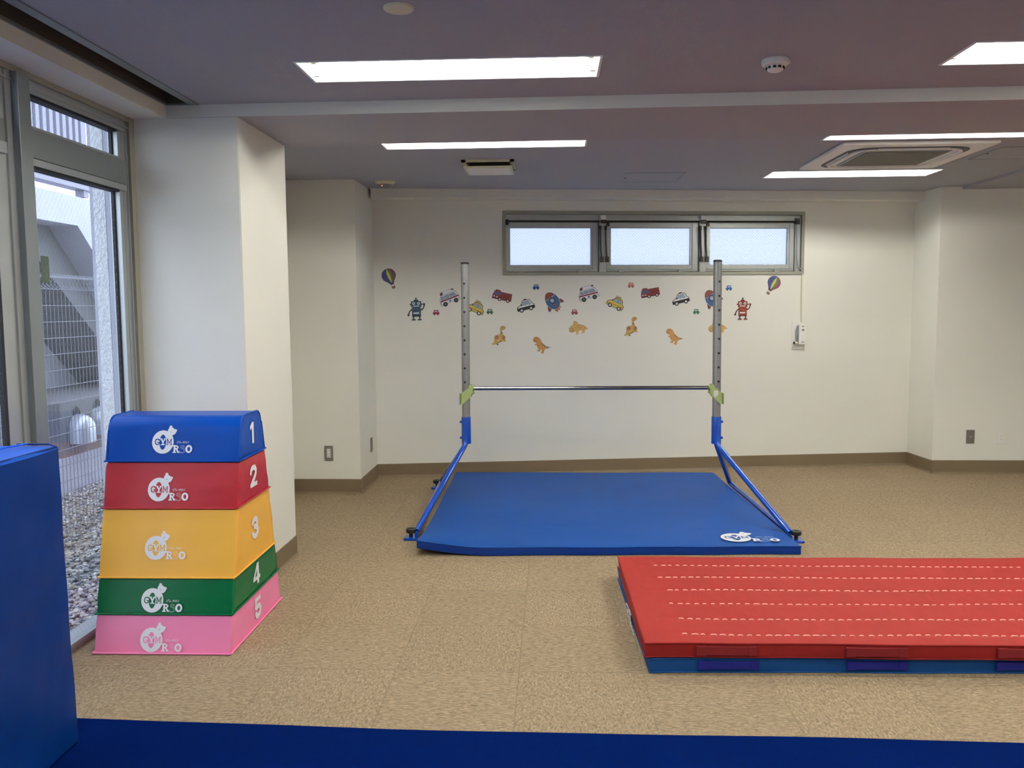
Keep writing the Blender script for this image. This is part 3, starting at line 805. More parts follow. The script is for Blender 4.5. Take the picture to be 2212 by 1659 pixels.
for a in range(4):
    bm = bmesh.new(); box(bm, -.22, .22, .357, .366, -.034, -.0215, bev=.001); finish('flap', bm, M['white'], ac, rot=(0, 0, a*PI/2))
bm = bmesh.new(); box(bm, -.275, .275, -.275, .275, -.030, -.021, bev=.003)
for k in range(22): box(bm, -.262, .262, -.256+.0238*k, -.256+.0238*k+.012, -.033, -.030, 1)
finish('intake_grille', bm, [M['alu_dark'], M['greyplate']], ac)

# ------------------------------------------------------------------ wall plates
def plate(loc, rotz, m, label, kind, cat):
    t = thing('wall_outlet' if kind != 'blank' else 'wall_plate', label, cat, loc, (0, 0, rotz))
    bm = bmesh.new(); box(bm, -.035, .035, -.007, 0, -.060, .060, bev=.0025); finish('cover', bm, m, t)
    bm = bmesh.new()
    if kind == 'outlet':
        box(bm, -.0145, .0145, -.009, -.006, -.036, .036, bev=.001)
        for z in (.024, -.006):
            for x in (-.006, .006): box(bm, x-.0012, x+.0012, -.0095, -.0088, z-.005, z+.005, 1)
        box(bm, -.004, .004, -.0095, -.0088, -.030, -.026, 1); finish('socket', bm, [M['white'], M['black']], t)
    elif kind == 'switch':
        for z in (.016, -.016): box(bm, -.010, .010, -.0095, -.006, z-.007, z+.007, bev=.001)
        box(bm, -.006, .006, -.0100, -.0094, .012, .014, 1); box(bm, -.006, .006, -.0100, -.0094, -.019, -.017, 1); finish('jack', bm, [M['white'], M['greyplate']], t)
    else:
        tube(bm, [(0, -.0068, .0), (0, -.0085, 0)], .009, 16); tube(bm, [(0, -.0085, .0), (0, -.0090, 0)], .006, 16, mi=1); finish('plug', bm, [M['alu'], M['greyplate']], t)
    return t
plate((-1.788, 6.69, .326), 0, M['greyplate'], 'grey plate with white power sockets on the corner column front', 'outlet', 'power outlet')
plate((-1.535, 7.105, .328), PI/2, M['greyplate'], 'grey wall plate seen edge-on on the side of the corner column', 'blank', 'wall plate')
plate((3.635, 7.582, .325), 0, M['greyplate'], 'grey wall plate with round plug on the right corner wall', 'blank', 'wall plate')
plate((3.895, 7.582, .321), 0, M['white'], 'white wall plate with two jacks on the right corner wall', 'switch', 'wall jack')

# ------------------------------------------------------------------ the printed logo (units: 1/9.2 photo pixel at the vault)
def logo(name, parent, unit, back, sy=1.0, loc=(0, 0, 0), rot=(0, 0, 0), step=.00012):
    W = M['print_white']; A = Art(unit, step=step, base=.0003)
    X = lambda x: x-373
    Y = lambda y: (950-y)*sy
    P = lambda L: [(X(a), Y(b)) for a, b in L]
    A.circ(0, 0, 218, W, ry=232*sy, n=48)
    # bear head leaning on the ring
    A.poly(P([(470, 760), (462, 715), (480, 675), (510, 655), (560, 665), (600, 695), (625, 735), (628, 765), (600, 800), (565, 815), (520, 812), (490, 800)]), W)
    A.circ(X(520), Y(652), 30, W, ry=30*sy, n=20); A.circ(X(618), Y(724), 29, W, ry=29*sy, n=20)
    A.circ(X(524), Y(753), 9, M['greyplate'], ry=9*sy, n=12); A.circ(X(543), Y(722), 4, M['greyplate'], n=8); 
    # hole of the O
    A.poly(P([(372+66*math.cos(t), 953-150*math.sin(t)) for t in [2*PI*k/32 for k in range(32)]]), back)
    # G
    A.line(P([(298, 915), (285, 898), (262, 890), (236, 900), (222, 925), (220, 950), (226, 978), (244, 998), (268, 1001), (294, 990), (296, 955)]), 19, back)
    A.line(P([(262, 955), (308, 955)]), 15, back, round_=False); A.line(P([(298, 885), (298, 925)]), 12, back, round_=False)
    # Y over the hole
    A.line(P([(340, 893), (377, 950), (377, 1000)]), 30, W); A.line(P([(415, 893), (377, 950)]), 24, W)
    A.line(P([(318, 888), (366, 888)]), 18, W, round_=False); A.line(P([(392, 888), (438, 888)]), 18, W, round_=False); A.line(P([(334, 1004), (418, 1004)]), 18, W, round_=False)
    # M
    A.line(P([(466, 1000), (466, 890), (505, 975), (544, 890), (544, 1000)]), 13, back)
    A.line(P([(448, 1001), (486, 1001)]), 13, back, round_=False); A.line(P([(524, 1001), (562, 1001)]), 13, back, round_=False)
    A.line(P([(450, 890), (474, 890)]), 12, back, round_=False); A.line(P([(538, 890), (562, 890)]), 12, back, round_=False)
    # R
    A.line(P([(618, 1025), (618, 1155)]), 36, W, round_=False); A.line(P([(606, 1029), (660, 1029), (686, 1045), (686, 1066), (660, 1084), (620, 1086)]), 26, W)
    A.line(P([(655, 1088), (694, 1152)]), 32, W, round_=False)
    A.line(P([(582, 1025), (640, 1025)]), 24, W, round_=False); A.line(P([(582, 1155), (652, 1155)]), 22, W, round_=False); A.line(P([(674, 1155), (718, 1155)]), 22, W, round_=False)
    # S, outline only
    S = [(818, 1040), (800, 1022), (772, 1017), (744, 1027), (734, 1052), (748, 1074), (780, 1086), (806, 1100), (818, 1126), (800, 1152), (770, 1160), (740, 1150), (726, 1132)]
    ins = [(812, 1060), (798, 1045), (776, 1040), (762, 1048), (762, 1060), (776, 1068), (806, 1078), (832, 1096), (844, 1124), (830, 1152), (802, 1168), (764, 1170), (726, 1166)]
    A.line(P(S), 3.2, W); A.line(P(ins), 3.2, W); A.line(P([S[0], ins[0]]), 3.2, W); A.line(P([S[-1], ins[-1]]), 3.2, W)
    # O
    A.circ(X(909), Y(1090), 69, W, ry=79*sy, n=32); A.circ(X(909), Y(1090), 30, back, ry=44*sy, n=24)
    # katakana
    k = 5.5
    for st in ([(664, 938), (674, 944)], [(660, 952), (670, 958)], [(664, 978), (690, 966), (700, 944)], [(692, 930), (697, 938)], [(702, 927), (707, 935)],
               [(730, 932), (718, 972), (752, 968)], [(744, 956), (756, 976)],
               [(778, 948), (830, 948)], [(812, 934), (812, 976), (802, 974)], [(808, 950), (782, 970)],
               [(842, 938), (842, 962), (834, 976)], [(856, 936), (856, 974), (872, 960)],
               [(880, 940), (886, 952)], [(908, 936), (902, 962), (886, 978)]):
        A.line(P(st), k, W)
    return A.done(name, parent, loc=loc, rot=rot)

def digit(ch, parent, h, w, loc, rot):
    """bold numeral 100 high, 80 wide, centred"""
    A = Art(h/100.0, base=.0004); W = M['print_white']; q = w/h*100/80.0; t = 25
    P = lambda L: [((x)*q, y) for x, y in L]
    if ch == '1': A.poly(P([(-2, -50), (22, -50), (22, 50), (4, 50), (-24, 34), (-24, 14), (-2, 24)]), W)
    if ch == '2': A.line(P([(-28, 20), (-22, 34), (-4, 40), (16, 38), (27, 24), (24, 8), (8, -10), (-22, -36)]), t, W); A.rect(-38*q, -50, 38*q, -30, W)
    if ch == '3': A.line(P([(-27, 26), (-16, 38), (4, 40), (22, 32), (24, 16), (12, 4), (-6, 3)]), t, W); A.line(P([(4, 2), (22, -6), (28, -22), (18, -36), (-2, -41), (-20, -36), (-30, -24)]), t, W)
    if ch == '4': A.poly(P([(4, 50), (24, 50), (24, -12), (38, -12), (38, -30), (24, -30), (24, -50), (2, -50), (2, -30), (-40, -30), (-40, -14)]), W); A.poly(P([(2, 20), (2, -13), (-20, -13)]), M['v_green'])
    if ch == '5': A.line(P([(-24, -24), (-16, -38), (4, -41), (22, -34), (28, -16), (20, 0), (2, 6), (-16, 2)]), t, W); A.poly(P([(-30, 50), (32, 50), (32, 31), (-12, 31), (-16, 0), (-36, -4)]), W)
    return A.done('number', parent, loc=loc, rot=rot)

# ------------------------------------------------------------------ soft vaulting box, five stacked tiers
VX, VY, VR = -1.677, 3.828, 0.012
hyz = lambda z: 0.354-0.222*z if z > 0 else .354
tiers = [('5', 0.0, .158, 'v_pink', 'pink', 'bottom'), ('4', .160, .308, 'v_green', 'green', 'second from the bottom'), ('3', .310, .598, 'v_yellow', 'yellow', 'tall middle'),
         ('2', .600, .798, 'v_red', 'red', 'second from the top'), ('1', .800, .998, 'v_blue', 'blue', 'topmost, with rounded top')]
lx = {'1': -.045, '2': -.052, '3': -.051, '4': -.054, '5': -.049}
lz = {'1': .888, '2': .685, '3': .439, '4': .222, '5': .0605}
nz_ = {'1': .905, '2': .705, '3': .465, '4': .245, '5': .085}
HX = .295
for ch, z0, z1, mat, cname, where in tiers:
    t = thing('vaulting_box_tier', f'{cname} vinyl vaulting box tier numbered {ch}, {where} of the stack', 'gym vault tier', (VX, VY, z0), (0, 0, VR), 'tiers of the stacked vaulting box')
    h = z1-z0
    top = ch == '1'
    def fn(x, y, z, z0=z0, h=h, top=top):
        f = (z+h/2)/h                       # 0 at bottom, 1 at top
        zz = z0+f*h
        hy = hyz(zz)
        yn = y                              # y in [-1,1]*unit half depth
        px, py, pz = x, yn*hy, f*h
        if top:                             # round shoulders along the length
            R = .052; lim = hyz(z0+h)*1.0
            edge = hyz(zz)
            a = abs(py)
            if f > 0.5:
                # profile: quarter round at the shoulder
                ytop = edge
                if a > ytop-R and pz > h-R:
                    cy, cz = ytop-R, h-R
                    dy, dz = a-cy, pz-cz
                    L = math.hypot(dy, dz)
                    m_ = max(dy, dz)
                    if L > 1e-6:
                        k = m_/L
                        dy, dz = dy*k, dz*k
                    a, pz = cy+dy, cz+dz
                    py = math.copysign(a, py)
        w = wob(x*3, zz*4, y)*.0022
        edgefade = min(1, (1-abs(yn))*12) if abs(abs(x)-HX) < .02 else 1
        if abs(yn) > .97: py += math.copysign(w, py)*1.0*math.sin(PI*f)
        if abs(x) > HX-.003: px += math.copysign(wob(y*.8, zz*5, 2)*.003, x)*math.sin(PI*f)
        # slack at lower corners
        return Vector((px, py, pz))
    bm = softbox(HX, 1.0, h/2, .006, (16, 14, 10), fn)
    body = finish('body', bm, M[mat], t, smooth=True, angle=math.radians(40))
    # sewn hem round the bottom edge
    hb = hyz(z0)
    bm = bmesh.new(); e = .005
    loop = [(-HX-e, -hb-e, .006), (HX+e, -hb-e, .006), (HX+e, hb+e, .006), (-HX-e, hb+e, .006), (-HX-e, -hb-e, .006)]
    for a in range(4): tube(bm, [loop[a], loop[a+1]], .0042, 8)
    finish('piping', bm, M[mat], t)
    if ch == '1':
        for sx in (-1, 1):
            bm = bmesh.new(); ht = hyz(z0+h)
            pts = [(sx*HX, -hb, 0.01), (sx*HX, -ht-.012, h-.06)]+[(sx*HX, -(ht-.052)-.052*math.sin(PI/2*(1-k/5)), (h-.052)+.052*math.cos(PI/2*(1-k/5))) for k in range(6)]
            pts += [(p[0], -p[1], p[2]) for p in reversed(pts)]
            tube(bm, pts, .0038, 8)
            finish('edge_piping', bm, M[mat], t)
    # print on the sloping front
    sl = math.atan(.222)
    zl = lz[ch]; yfront = -hyz(zl)-.0032
    logo('logo', t, .000222, M[mat], loc=(lx[ch], yfront, zl-z0), rot=(-sl, 0, 0), step=.00008)
    digit(ch, t, .098, .098 if ch != '1' else .085, (HX+.0035, .0, nz_[ch]-z0), (0, 0, PI/2))

# ------------------------------------------------------------------ tall blue block at the left edge and navy mat in front
t = thing('crash_block', 'tall blue vinyl foam block standing at the left picture edge', 'foam block', (-1.60, 2.71, .013))
LBK = 1.55
def fb(x, y, z):
    f = (z+.5)                                   # 0..1
    px = (x-.19)-.020*f+.006*wob(y*1.6, z*2, .3)*(1 if x > .18 else .3)
    if z > .49: pz = 1.014+.006*math.sin(y*4+1)-.015*max(0, (y-.4))*0
    else: pz = f*1.014
    py = (y-LBK/2)
    if y > LBK/2-.02: py -= .010*math.sin(PI*f*1.4)+.004*math.sin(f*17)
    return Vector((px, py, max(pz, 0.0)))
bm = softbox(.19, LBK/2, .5, .012, (6, 26, 20), fb)
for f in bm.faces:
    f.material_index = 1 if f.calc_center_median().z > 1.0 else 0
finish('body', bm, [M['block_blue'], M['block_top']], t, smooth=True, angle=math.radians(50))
bm = bmesh.new()
tube(bm, [(-.022, -LBK+.02, 1.016), (-.020, -.9, 1.016), (-.018, -.02, 1.012), (-.05, -.004, 1.018), (-.16, -.004, 1.018)], .0030, 8)
finish('piping', bm, M['block_blue'], t)
bm = bmesh.new()
tube(bm, [(-.17, -LBK+.02, 1.021), (-.165, -.25, 1.020), (-.14, -.08, 1.021), (-.12, -.01, 1.021)], .003, 8)
finish('piping', bm, M['block_top'], t)
bm = softbox(2.6, 1.9, .006, .004, (30, 20, 1), lambda x, y, z: Vector((x, y+(.010*math.sin(x*2.1+.5)+.002*math.sin(x*7) if y > 1.85 else 0), z)))
o = finish('floor_mat', bm, M['velour'], smooth=True, loc=(.60, .925, .0065), rot=(0, 0, -.019))
tag(o, 'dark navy felt floor mat across the bottom of the view', 'floor mat')

# ------------------------------------------------------------------ blue mat under the bar
BM = thing('gym_mat', 'large blue vinyl mat under the horizontal bar with a white bear logo', 'gym mat', (0, 0, 0))
C4 = [(-.812, 4.955), (1.467, 5.045), (1.375, 7.33), (-.845, 7.33)]
def fm(x, y, z):
    u, v = (x+1)/2, (y+1)/2
    a = Vector(C4[0]).lerp(Vector(C4[1]), u); b = Vector(C4[3]).lerp(Vector(C4[2]), u); p = a.lerp(b, v)
    d = math.hypot(u*2.3, v*2.3*.8)
    lift = .048*max(0, 1-d/.42)**1.6
    zz = z+.026+lift+(.0025*wob(u*1.3, v*1.4, .2) if z > 0 else 0)
    n = .004*math.sin(u*23) if v < .01 else 0
    return Vector((p.x, p.y+n, max(zz, .0005)))
bm = bmesh.new(); src = softbox(1.0, 1.0, .025, .004, (60, 50, 2), lambda x, y, z: Vector((x, y, z)))
for v in src.verts: v.co = fm(*v.co)
src.normal_update()
for f in src.faces: f.material_index = 0 if f.normal.z > .6 else 1
bm.free(); finish('body', src, [M['mat_blue'], M['mat_side']], BM, smooth=True, angle=math.radians(50))
logo('logo', BM, .000415, M['mat_blue'], loc=(1.118, 5.21, .0562), rot=(-PI/2, 0, -.015), step=.00008)
bm = bmesh.new()
for zc in (.052,): tube(bm, [fm(-1+2*k/40, -1, .025)+Vector((0, -.002, 0)) for k in range(41)], .003, 6)
finish('piping', bm, M['mat_blue'], BM)

# ------------------------------------------------------------------ two folding mats at the right
def longmat(name, label, loc, rz, L, mt, ms, web, z, logo_left=False, hand0=.45, red=True):
    t = thing(name, label, 'gym mat', loc, (0, 0, rz))
    D = 1.205
    rows = [.19, .36, .53, .70, .87, 1.04] if red else []
    rows = [.105, .285, .475, .665, .855, 1.05] if red else []
    def fq(x, y, z_):
        px, py = x+L/2, y+D/2; pz = z_+.0295
        if z_ > .02 and red:
            for r in rows:
                pz -= .0045*math.exp(-((py-r)/.018)**2)*min(1, max(0, (px-.1)/.1))
            pz += .0016*math.sin((px*9+py*5))*math.sin(px*3.1+1)
        if z_ > .02: pz += .003*wob(px*.4, py*.6, 0)
        if abs(x) > L/2-.01: px += .005*wob(py*.7, z_*3, 1)
        if y < -D/2+.01: py += .004*math.sin(px*3.7)+.002*math.sin(px*11)
        return Vector((px, py, pz))
    bm = softbox(L/2, D/2, .029, .005, (70, 60, 2), fq)
    bm.normal_update()
    for f in bm.faces: f.material_index = 0 if f.normal.z > .5 else 1
    finish('body', bm, [mt, ms], t, smooth=True, angle=math.radians(50))
    bm = bmesh.new()
    for zz in (.0585, .003):
        tube(bm, [(px, -.001+.004*math.sin(px*3.7)+.002*math.sin(px*11), zz) for px in [L*k/50 for k in range(51)]], .0035, 6)
        tube(bm, [(-.0, D*k/12, zz) for k in range(13)], .0035, 6)
    finish('piping', bm, ms, t)
    if red:
        for r in rows:
            bm = bmesh.new(); x = .175+random.uniform(-.01, .01)
            while x < L-.15:
                ln = random.uniform(.016, .03)
                z0 = fq(x+ln/2-L/2, r-D/2, .029).z
                tube(bm, [(x, r, z0-.0015), (x+ln*.25, r+.001, z0+.0022), (x+ln*.75, r+.001, z0+.0022), (x+ln, r, z0-.0015)], .003, 5)
                x += .038
            finish('stitch_row', bm, M['stitch'], t)
    x = hand0
    while x < L-.3:
        bm = bmesh.new()
        w0, h0, h1 = (.240, .012, .048) if red else (.240, .018, .050)
        yy = .004*math.sin((x+.1)*3.7)
        box(bm, x, x+w0, -.012+yy, -.004+yy, h0, h1, bev=.002)
        box(bm, x-.001, x+.035, -.0135+yy, -.003+yy, h0-.001, h1+.001, bev=.001); box(bm, x+w0-.035, x+w0+.001, -.0135+yy, -.003+yy, h0-.001, h1+.001, bev=.001)
        finish('handle', bm, web, t)
        x += .590
    return t
bl = longmat('gym_mat', 'blue folding mat lying under the red mat at right', (.385, 3.352, 0), .030, 2.9, M['bluecanvas'], M['bluecanvas'], M['blueweb'], 0, red=False, hand0=.195)
logo('logo', bl, .00044, M['bluecanvas'], sy=.22, loc=(-.012, .62, .033), rot=(0, 0, -PI/2))
rd = longmat('gym_mat', 'red quilted mat with pale stitch rows, stacked on the blue mat', (.366, 3.350, .0655), .014, 2.9, M['red_mat'], M['red_side'], M['redweb'], .06, hand0=.205)

# ------------------------------------------------------------------ horizontal bar
hb = thing('horizontal_bar', 'kids gymnastics horizontal bar with two grey posts and blue splayed legs', 'horizontal bar', (.27, 6.1, 0))
def ox(x): return x-.27
for s, px in ((-1, -.624), (1, 1.160)):
    side = {}
    x = ox(px)
    bm = bmesh.new(); lean = .004*(-s)
    tube(bm, [(x, 0, .52), (x+(.004 if s < 0 else -.006), 0, 1.782)], .0295, 28)
    pin = []
    for k in range(8):
        z = 1.643-.1*k; xx = x+(.004 if s < 0 else -.006)*(z-.52)/1.262+(.0-.004 if s < 0 else .008)
        pin.append((xx, z))
    po = finish('post', bm, M['galv'], hb, smooth=True, angle=math.radians(40))
    for xx, z in pin:
        bm = bmesh.new(); tube(bm, [(xx, -.0298, z), (xx, .0298, z)], .0080, 14); finish('pin_hole', bm, M['black'], po)
    xt = x+(.004 if s < 0 else -.006)
    bm = bmesh.new(); lathe(bm, [(0, .012), (.026, .012), (.0305, .008), (.0305, -.002), (0, -.002)], 28, (xt, 0, 1.782)); finish('end_cap', bm, M['black'], hb)
    bm = bmesh.new(); lathe(bm, [(.030, .692), (.034, .692), (.0345, .69), (.0345, .500), (.034, .498), (.030, .498), (.030, .692)], 28, (x, 0, 0)); sleeve = finish('sleeve', bm, M['bluepaint'], hb, smooth=True, angle=math.radians(40))
    for z in (.655, .54):
        bm = bmesh.new(); tube(bm, [(x+s*.033, 0, z), (x+s*.046, 0, z)], .0095, 6); finish('bolt', bm, M['bluepaint'], sleeve)
    fe = (ox(-.874), -.755, .052) if s < 0 else (ox(1.482), -.762, .055)
    re = (ox(-.918), .80, .055) if s < 0 else (ox(1.414), .745, .066)
    for tip in (fe, re):
        sy = -1 if tip[1] < 0 else 1
        bm = bmesh.new()
        a = Vector((x+s*.004, sy*.016, .56)); b = Vector((x+s*.006, sy*.020, .515)); c = Vector((x+s*.014, sy*.038, .478))
        dd = (Vector(tip)-c)
        tube(bm, [a, b, Vector((x+s*.009, sy*.026, .495)), c, c+dd*.12, c+dd*.97, tip], .019, 16)
        finish('leg', bm, M['bluepaint'], hb, smooth=True, angle=math.radians(50))
    bm = bmesh.new(); tube(bm, [fe, (fe[0]*.98+re[0]*.02, fe[1]*.98+re[1]*.02, fe[2]-.005), (fe[0]*.02+re[0]*.98, fe[1]*.02+re[1]*.98, re[2]-.003), re], .019, 16)
    finish('base_tube', bm, M['bluepaint'], hb, smooth=True, angle=math.radians(50))
    for tip in ((fe, re) if s < 0 else (fe,)):
        bm = bmesh.new(); x0, x1 = tip[0]-s*.01, tip[0]+s*.075
        box(bm, min(x0, x1), max(x0, x1), tip[1]-.055, tip[1]+.040, 0.0, .018, bev=.003)
        box(bm, tip[0]-.012, tip[0]+.012, tip[1]-.012, tip[1]+.012, .018, .036)
        ft = finish('foot_plate', bm, M['bluepaint'], hb)
        bm = bmesh.new(); kx, ky = tip[0]+s*.034, tip[1]-.010
        lathe(bm, [(0, .018), (.012, .018), (.012, .042), (.030, .044), (.032, .048), (.032, .066), (.029, .070), (.016, .069), (.014, .066), (0, .066)], 24, (kx, ky, 0)); finish('knob', bm, M['black'], ft)
    # bracket that holds the bar
    bm = bmesh.new(); zb = .897; k = .000358
    pl = [(355, 530), (345, 745), (365, 765), (440, 690), (515, 618), (530, 600), (560, 540), (575, 500), (578, 402), (560, 395), (525, 360), (508, 375), (480, 430), (420, 478)]
    P = [((px_-428)*k*(-s)+x, zb+(442-py_)*k) for px_, py_ in pl]
    prism(bm, P, -.036, -.031, axis='y'); prism(bm, P, .031, .036, axis='y')
    fx = [(x+s*.030), (x+s*.034)]; box(bm, min(fx), max(fx), -.036, .036, zb-.108, zb-.038)
    fx = [(x+s*.040), (x+s*.046)]; box(bm, min(fx), max(fx), -.028, .028, zb-.115, zb-.037, bev=.001)
    for q in (-.060, -.075, -.09): box(bm, min(x+s*.034, x+s*.040), max(x+s*.034, x+s*.040), -.02, .02, zb+q-.003, zb+q+.003)
    fx = [x-s*.031, x-s*.036]; box(bm, min(fx), max(fx), -.034, .034, zb-.055, zb+.02)
    tube(bm, [(x-s*.034, 0, zb), (x-s*.060, 0, zb)], .020, 18)
    tube(bm, [(x-s*.036, -.01, zb-.055), (x-s*.042, -.014, zb-.035), (x-s*.064, -.014, zb-.024)], .010, 10)
    tube(bm, [(x-.0, -.036, zb-.055), (x, -.0385, zb-.055)], .006, 10)
    br = finish('bracket', bm, M['greenpaint'], hb)
    if s > 0:
        bm = bmesh.new(); box(bm, x-.026, x+.002, -.0375, -.0362, zb-.060, zb-.018)
        for q in range(5): box(bm, x-.023, x-.002, -.0378, -.0374, zb-.026-q*.007, zb-.0245-q*.007, 1)
        finish('label', bm, [M['white'], M['greyplate']], br)
bm = bmesh.new(); tube(bm, [(ox(-.572), 0, .897), (ox(1.108), 0, .897)], .0138, 24); finish('bar', bm, M['steelbar'], hb, smooth=True, angle=math.radians(50))

# ------------------------------------------------------------------ wall stickers
SC = {}
def sm(key, rgb):
    g_ = (rgb[0]+rgb[1]+rgb[2])/3; rgb = tuple(min(255, (v*.86+g_*.14)*.97) for v in rgb)
    if key not in SC: SC[key] = plain('sticker_'+key, rgb, rough=0.5, var=0.02)
    return SC[key]
dk, wh = sm('black', (26, 26, 30)), sm('white', (232, 234, 236))
U = .000742
def swall(o, s, z, tilt=0.0):
    d = Vector((math.cos(WA), math.sin(WA), 0)); n = Vector((math.sin(WA), -math.cos(WA), 0))
    o.location = WO+d*s+n*.0008+Vector((0, 0, z)); o.rotation_euler = (0, -math.radians(tilt), WA)
def sticker(A, name, label, group, s, z, tilt=0):
    o = A.done(name); tag(o, label, 'wall sticker', group); swall(o, s, z, tilt); return o
def again(o, label, s, z, tilt):
    c = o.copy(); COL.objects.link(c); c['label'] = label; swall(c, s, z, tilt); return c

# balloon: neck end points down in the artwork
A = Art(U); bo = sm('maroon', (92, 36, 42))
env = ell(0, 22, 80, 78, -28, 208, 26)+[(-30, -62), (-18, -84), (18, -84), (30, -62)]
A.outl([(p[0]*1.0, p[1]) for p in env]+[], sm('purple', (76, 62, 118)), wh, 7)
A.outl(env, sm('purple', (76, 62, 118)), bo, 2.5)
A.poly([(0, 98), (34, 94), (62, 72), (78, 40), (76, 0), (52, -36), (30, -62), (18, -84), (6, -84)], sm('rose', (140, 62, 84)))
A.poly([(0, 98), (-24, 96), (-44, 70), (-52, 30), (-44, -10), (-24, -56), (-10, -84), (4, -84)], sm('blue', (44, 76, 140)))
A.poly([(0, 98), (22, 92), (40, 60), (44, 20), (34, -24), (14, -70), (4, -84), (-2, -60)], sm('leaf', (84, 136, 60)))
A.poly([(0, 98), (12, 60), (16, 20), (10, -30), (2, -72), (-8, -40), (-16, 0), (-16, 50)], sm('straw', (222, 200, 96)))
A.poly([(-20, -72), (20, -72), (17, -90), (-17, -90)], bo)
A.poly([(-20, -92), (20, -92), (18, -112), (-18, -112)], wh); A.line([(-16, -92), (-14, -110)], 3, bo); A.line([(16, -92), (14, -110)], 3, bo)
A.poly([(-22, -110), (22, -110), (17, -140), (-17, -140)], sm('basket', (140, 116, 100))); A.line([(-18, -112), (16, -138)], 3, bo); A.line([(18, -112), (-16, -138)], 3, bo)
b1 = sticker(A, 'balloon_sticker', 'striped hot air balloon sticker on the far wall, the leftmost', 'balloon stickers', .135, 1.742, 22)
again(b1, 'striped hot air balloon sticker below the right end of the high window', 3.548, 1.668, -30)

def robot(c1, c2, c3, limb):
    A = Art(U*.98)
    A.line([(0, 96), (0, 118)], 4, limb); A.circ(0, 122, 10, limb)
    A.circ(0, 84, 30, c2, ry=26); A.rect(-60, 14, 60, 88, c1); A.circ(-66, 50, 10, limb); A.circ(66, 50, 10, limb)
    for x in (-29, 29): A.circ(x, 60, 16, wh); A.circ(x, 60, 7, dk)
    A.rect(-34, 24, 34, 34, wh)
    A.poly([(-40, 14), (40, 14), (60, 0), (60, -22), (52, -30), (54, -92), (-52, -92), (-50, -30), (-58, -22), (-58, 0)], c1)
    A.rect(-52, -96, 54, -78, c2); A.rect(-30, -26, 34, -8, c3); A.rect(-34, -62, 32, -46, wh)
    A.circ(-27, -20, 5, c2); A.circ(28, -18, 5, c2)
    A.line([(-56, -12), (-78, -34), (-92, -66)], 14, limb); A.circ(-94, -76, 13, c2)
    A.line([(58, -18), (82, -2), (96, 34)], 14, limb); A.circ(94, 48, 14, c2)
    for x in (-34, 38): A.line([(x, -96), (x, -126)], 16, limb, round_=False); A.rect(x-24, -140, x+22, -126, c2)
    return A
sticker(robot(sm('teal', (48, 88, 112)), sm('navy', (20, 48, 76)), sm('slate', (60, 80, 98)), sm('umber', (70, 62, 56))), 'robot_sticker', 'blue waving robot sticker left of the bar stand', 'robot stickers', .360, 1.472, 1)
sticker(robot(sm('brickred', (150, 52, 36)), sm('darkred', (112, 34, 26)), sm('redmid', (170, 66, 48)), sm('umber', (70, 62, 56))), 'robot_sticker', 'red waving robot sticker right of the bar stand', 'robot stickers', 3.269, 1.454, 0)

# ambulance, seen side-on facing left
A = Art(U)
body = [(-112, -48), (-116, -10), (-100, 30), (-78, 56), (78, 60), (98, 50), (112, 0), (116, -44)]
A.outl(body, wh, wh, 8); A.outl(body, wh, dk, 3.5)
A.outl([(-84, 60), (-84, 80), (-66, 94), (70, 94), (82, 80), (82, 60)], wh, dk, 3)
A.poly([(-84, 62), (-84, 80), (-66, 92), (-52, 92), (-52, 72), (-62, 62)], sm('siren', (110, 34, 30))); A.poly([(60, 92), (74, 90), (82, 80), (72, 74), (50, 80)], sm('siren', (110, 34, 30)))
A.poly([(-114, -14), (-110, 2), (114, 2), (115, -14)], sm('ambred', (140, 30, 40)))
for a in ([(-98, 8), (-84, 44), (-56, 44), (-52, 8)], [(-44, 10), (-44, 46), (6, 46), (6, 10)], [(16, 10), (16, 46), (76, 46), (92, 10)]): A.outl(a, sm('pane', (140, 156, 186)), dk, 2)
A.rect(-6, -44, 4, -18, sm('cross', (34, 84, 170))); A.rect(-15, -36, 13, -26, sm('cross', (34, 84, 170)))
for x in (-66, 66): A.circ(x, -50, 27, dk); A.circ(x, -50, 11, sm('hub', (110, 110, 112)))
A.outl([(-118, -58), (-118, -40), (-98, -40), (-98, -58)], wh, dk, 2.5); A.outl([(100, -52), (100, -36), (122, -36), (122, -52)], wh, dk, 2.5)
A.rect(-114, -34, -104, -22, sm('lampyellow', (196, 150, 60)))
a1 = sticker(A, 'ambulance_sticker', 'tilted white ambulance sticker just left of the left post', 'ambulance stickers', .646, 1.560, 21)
again(a1, 'tilted white ambulance sticker between the rocket and the second taxi', 1.868, 1.588, 14)

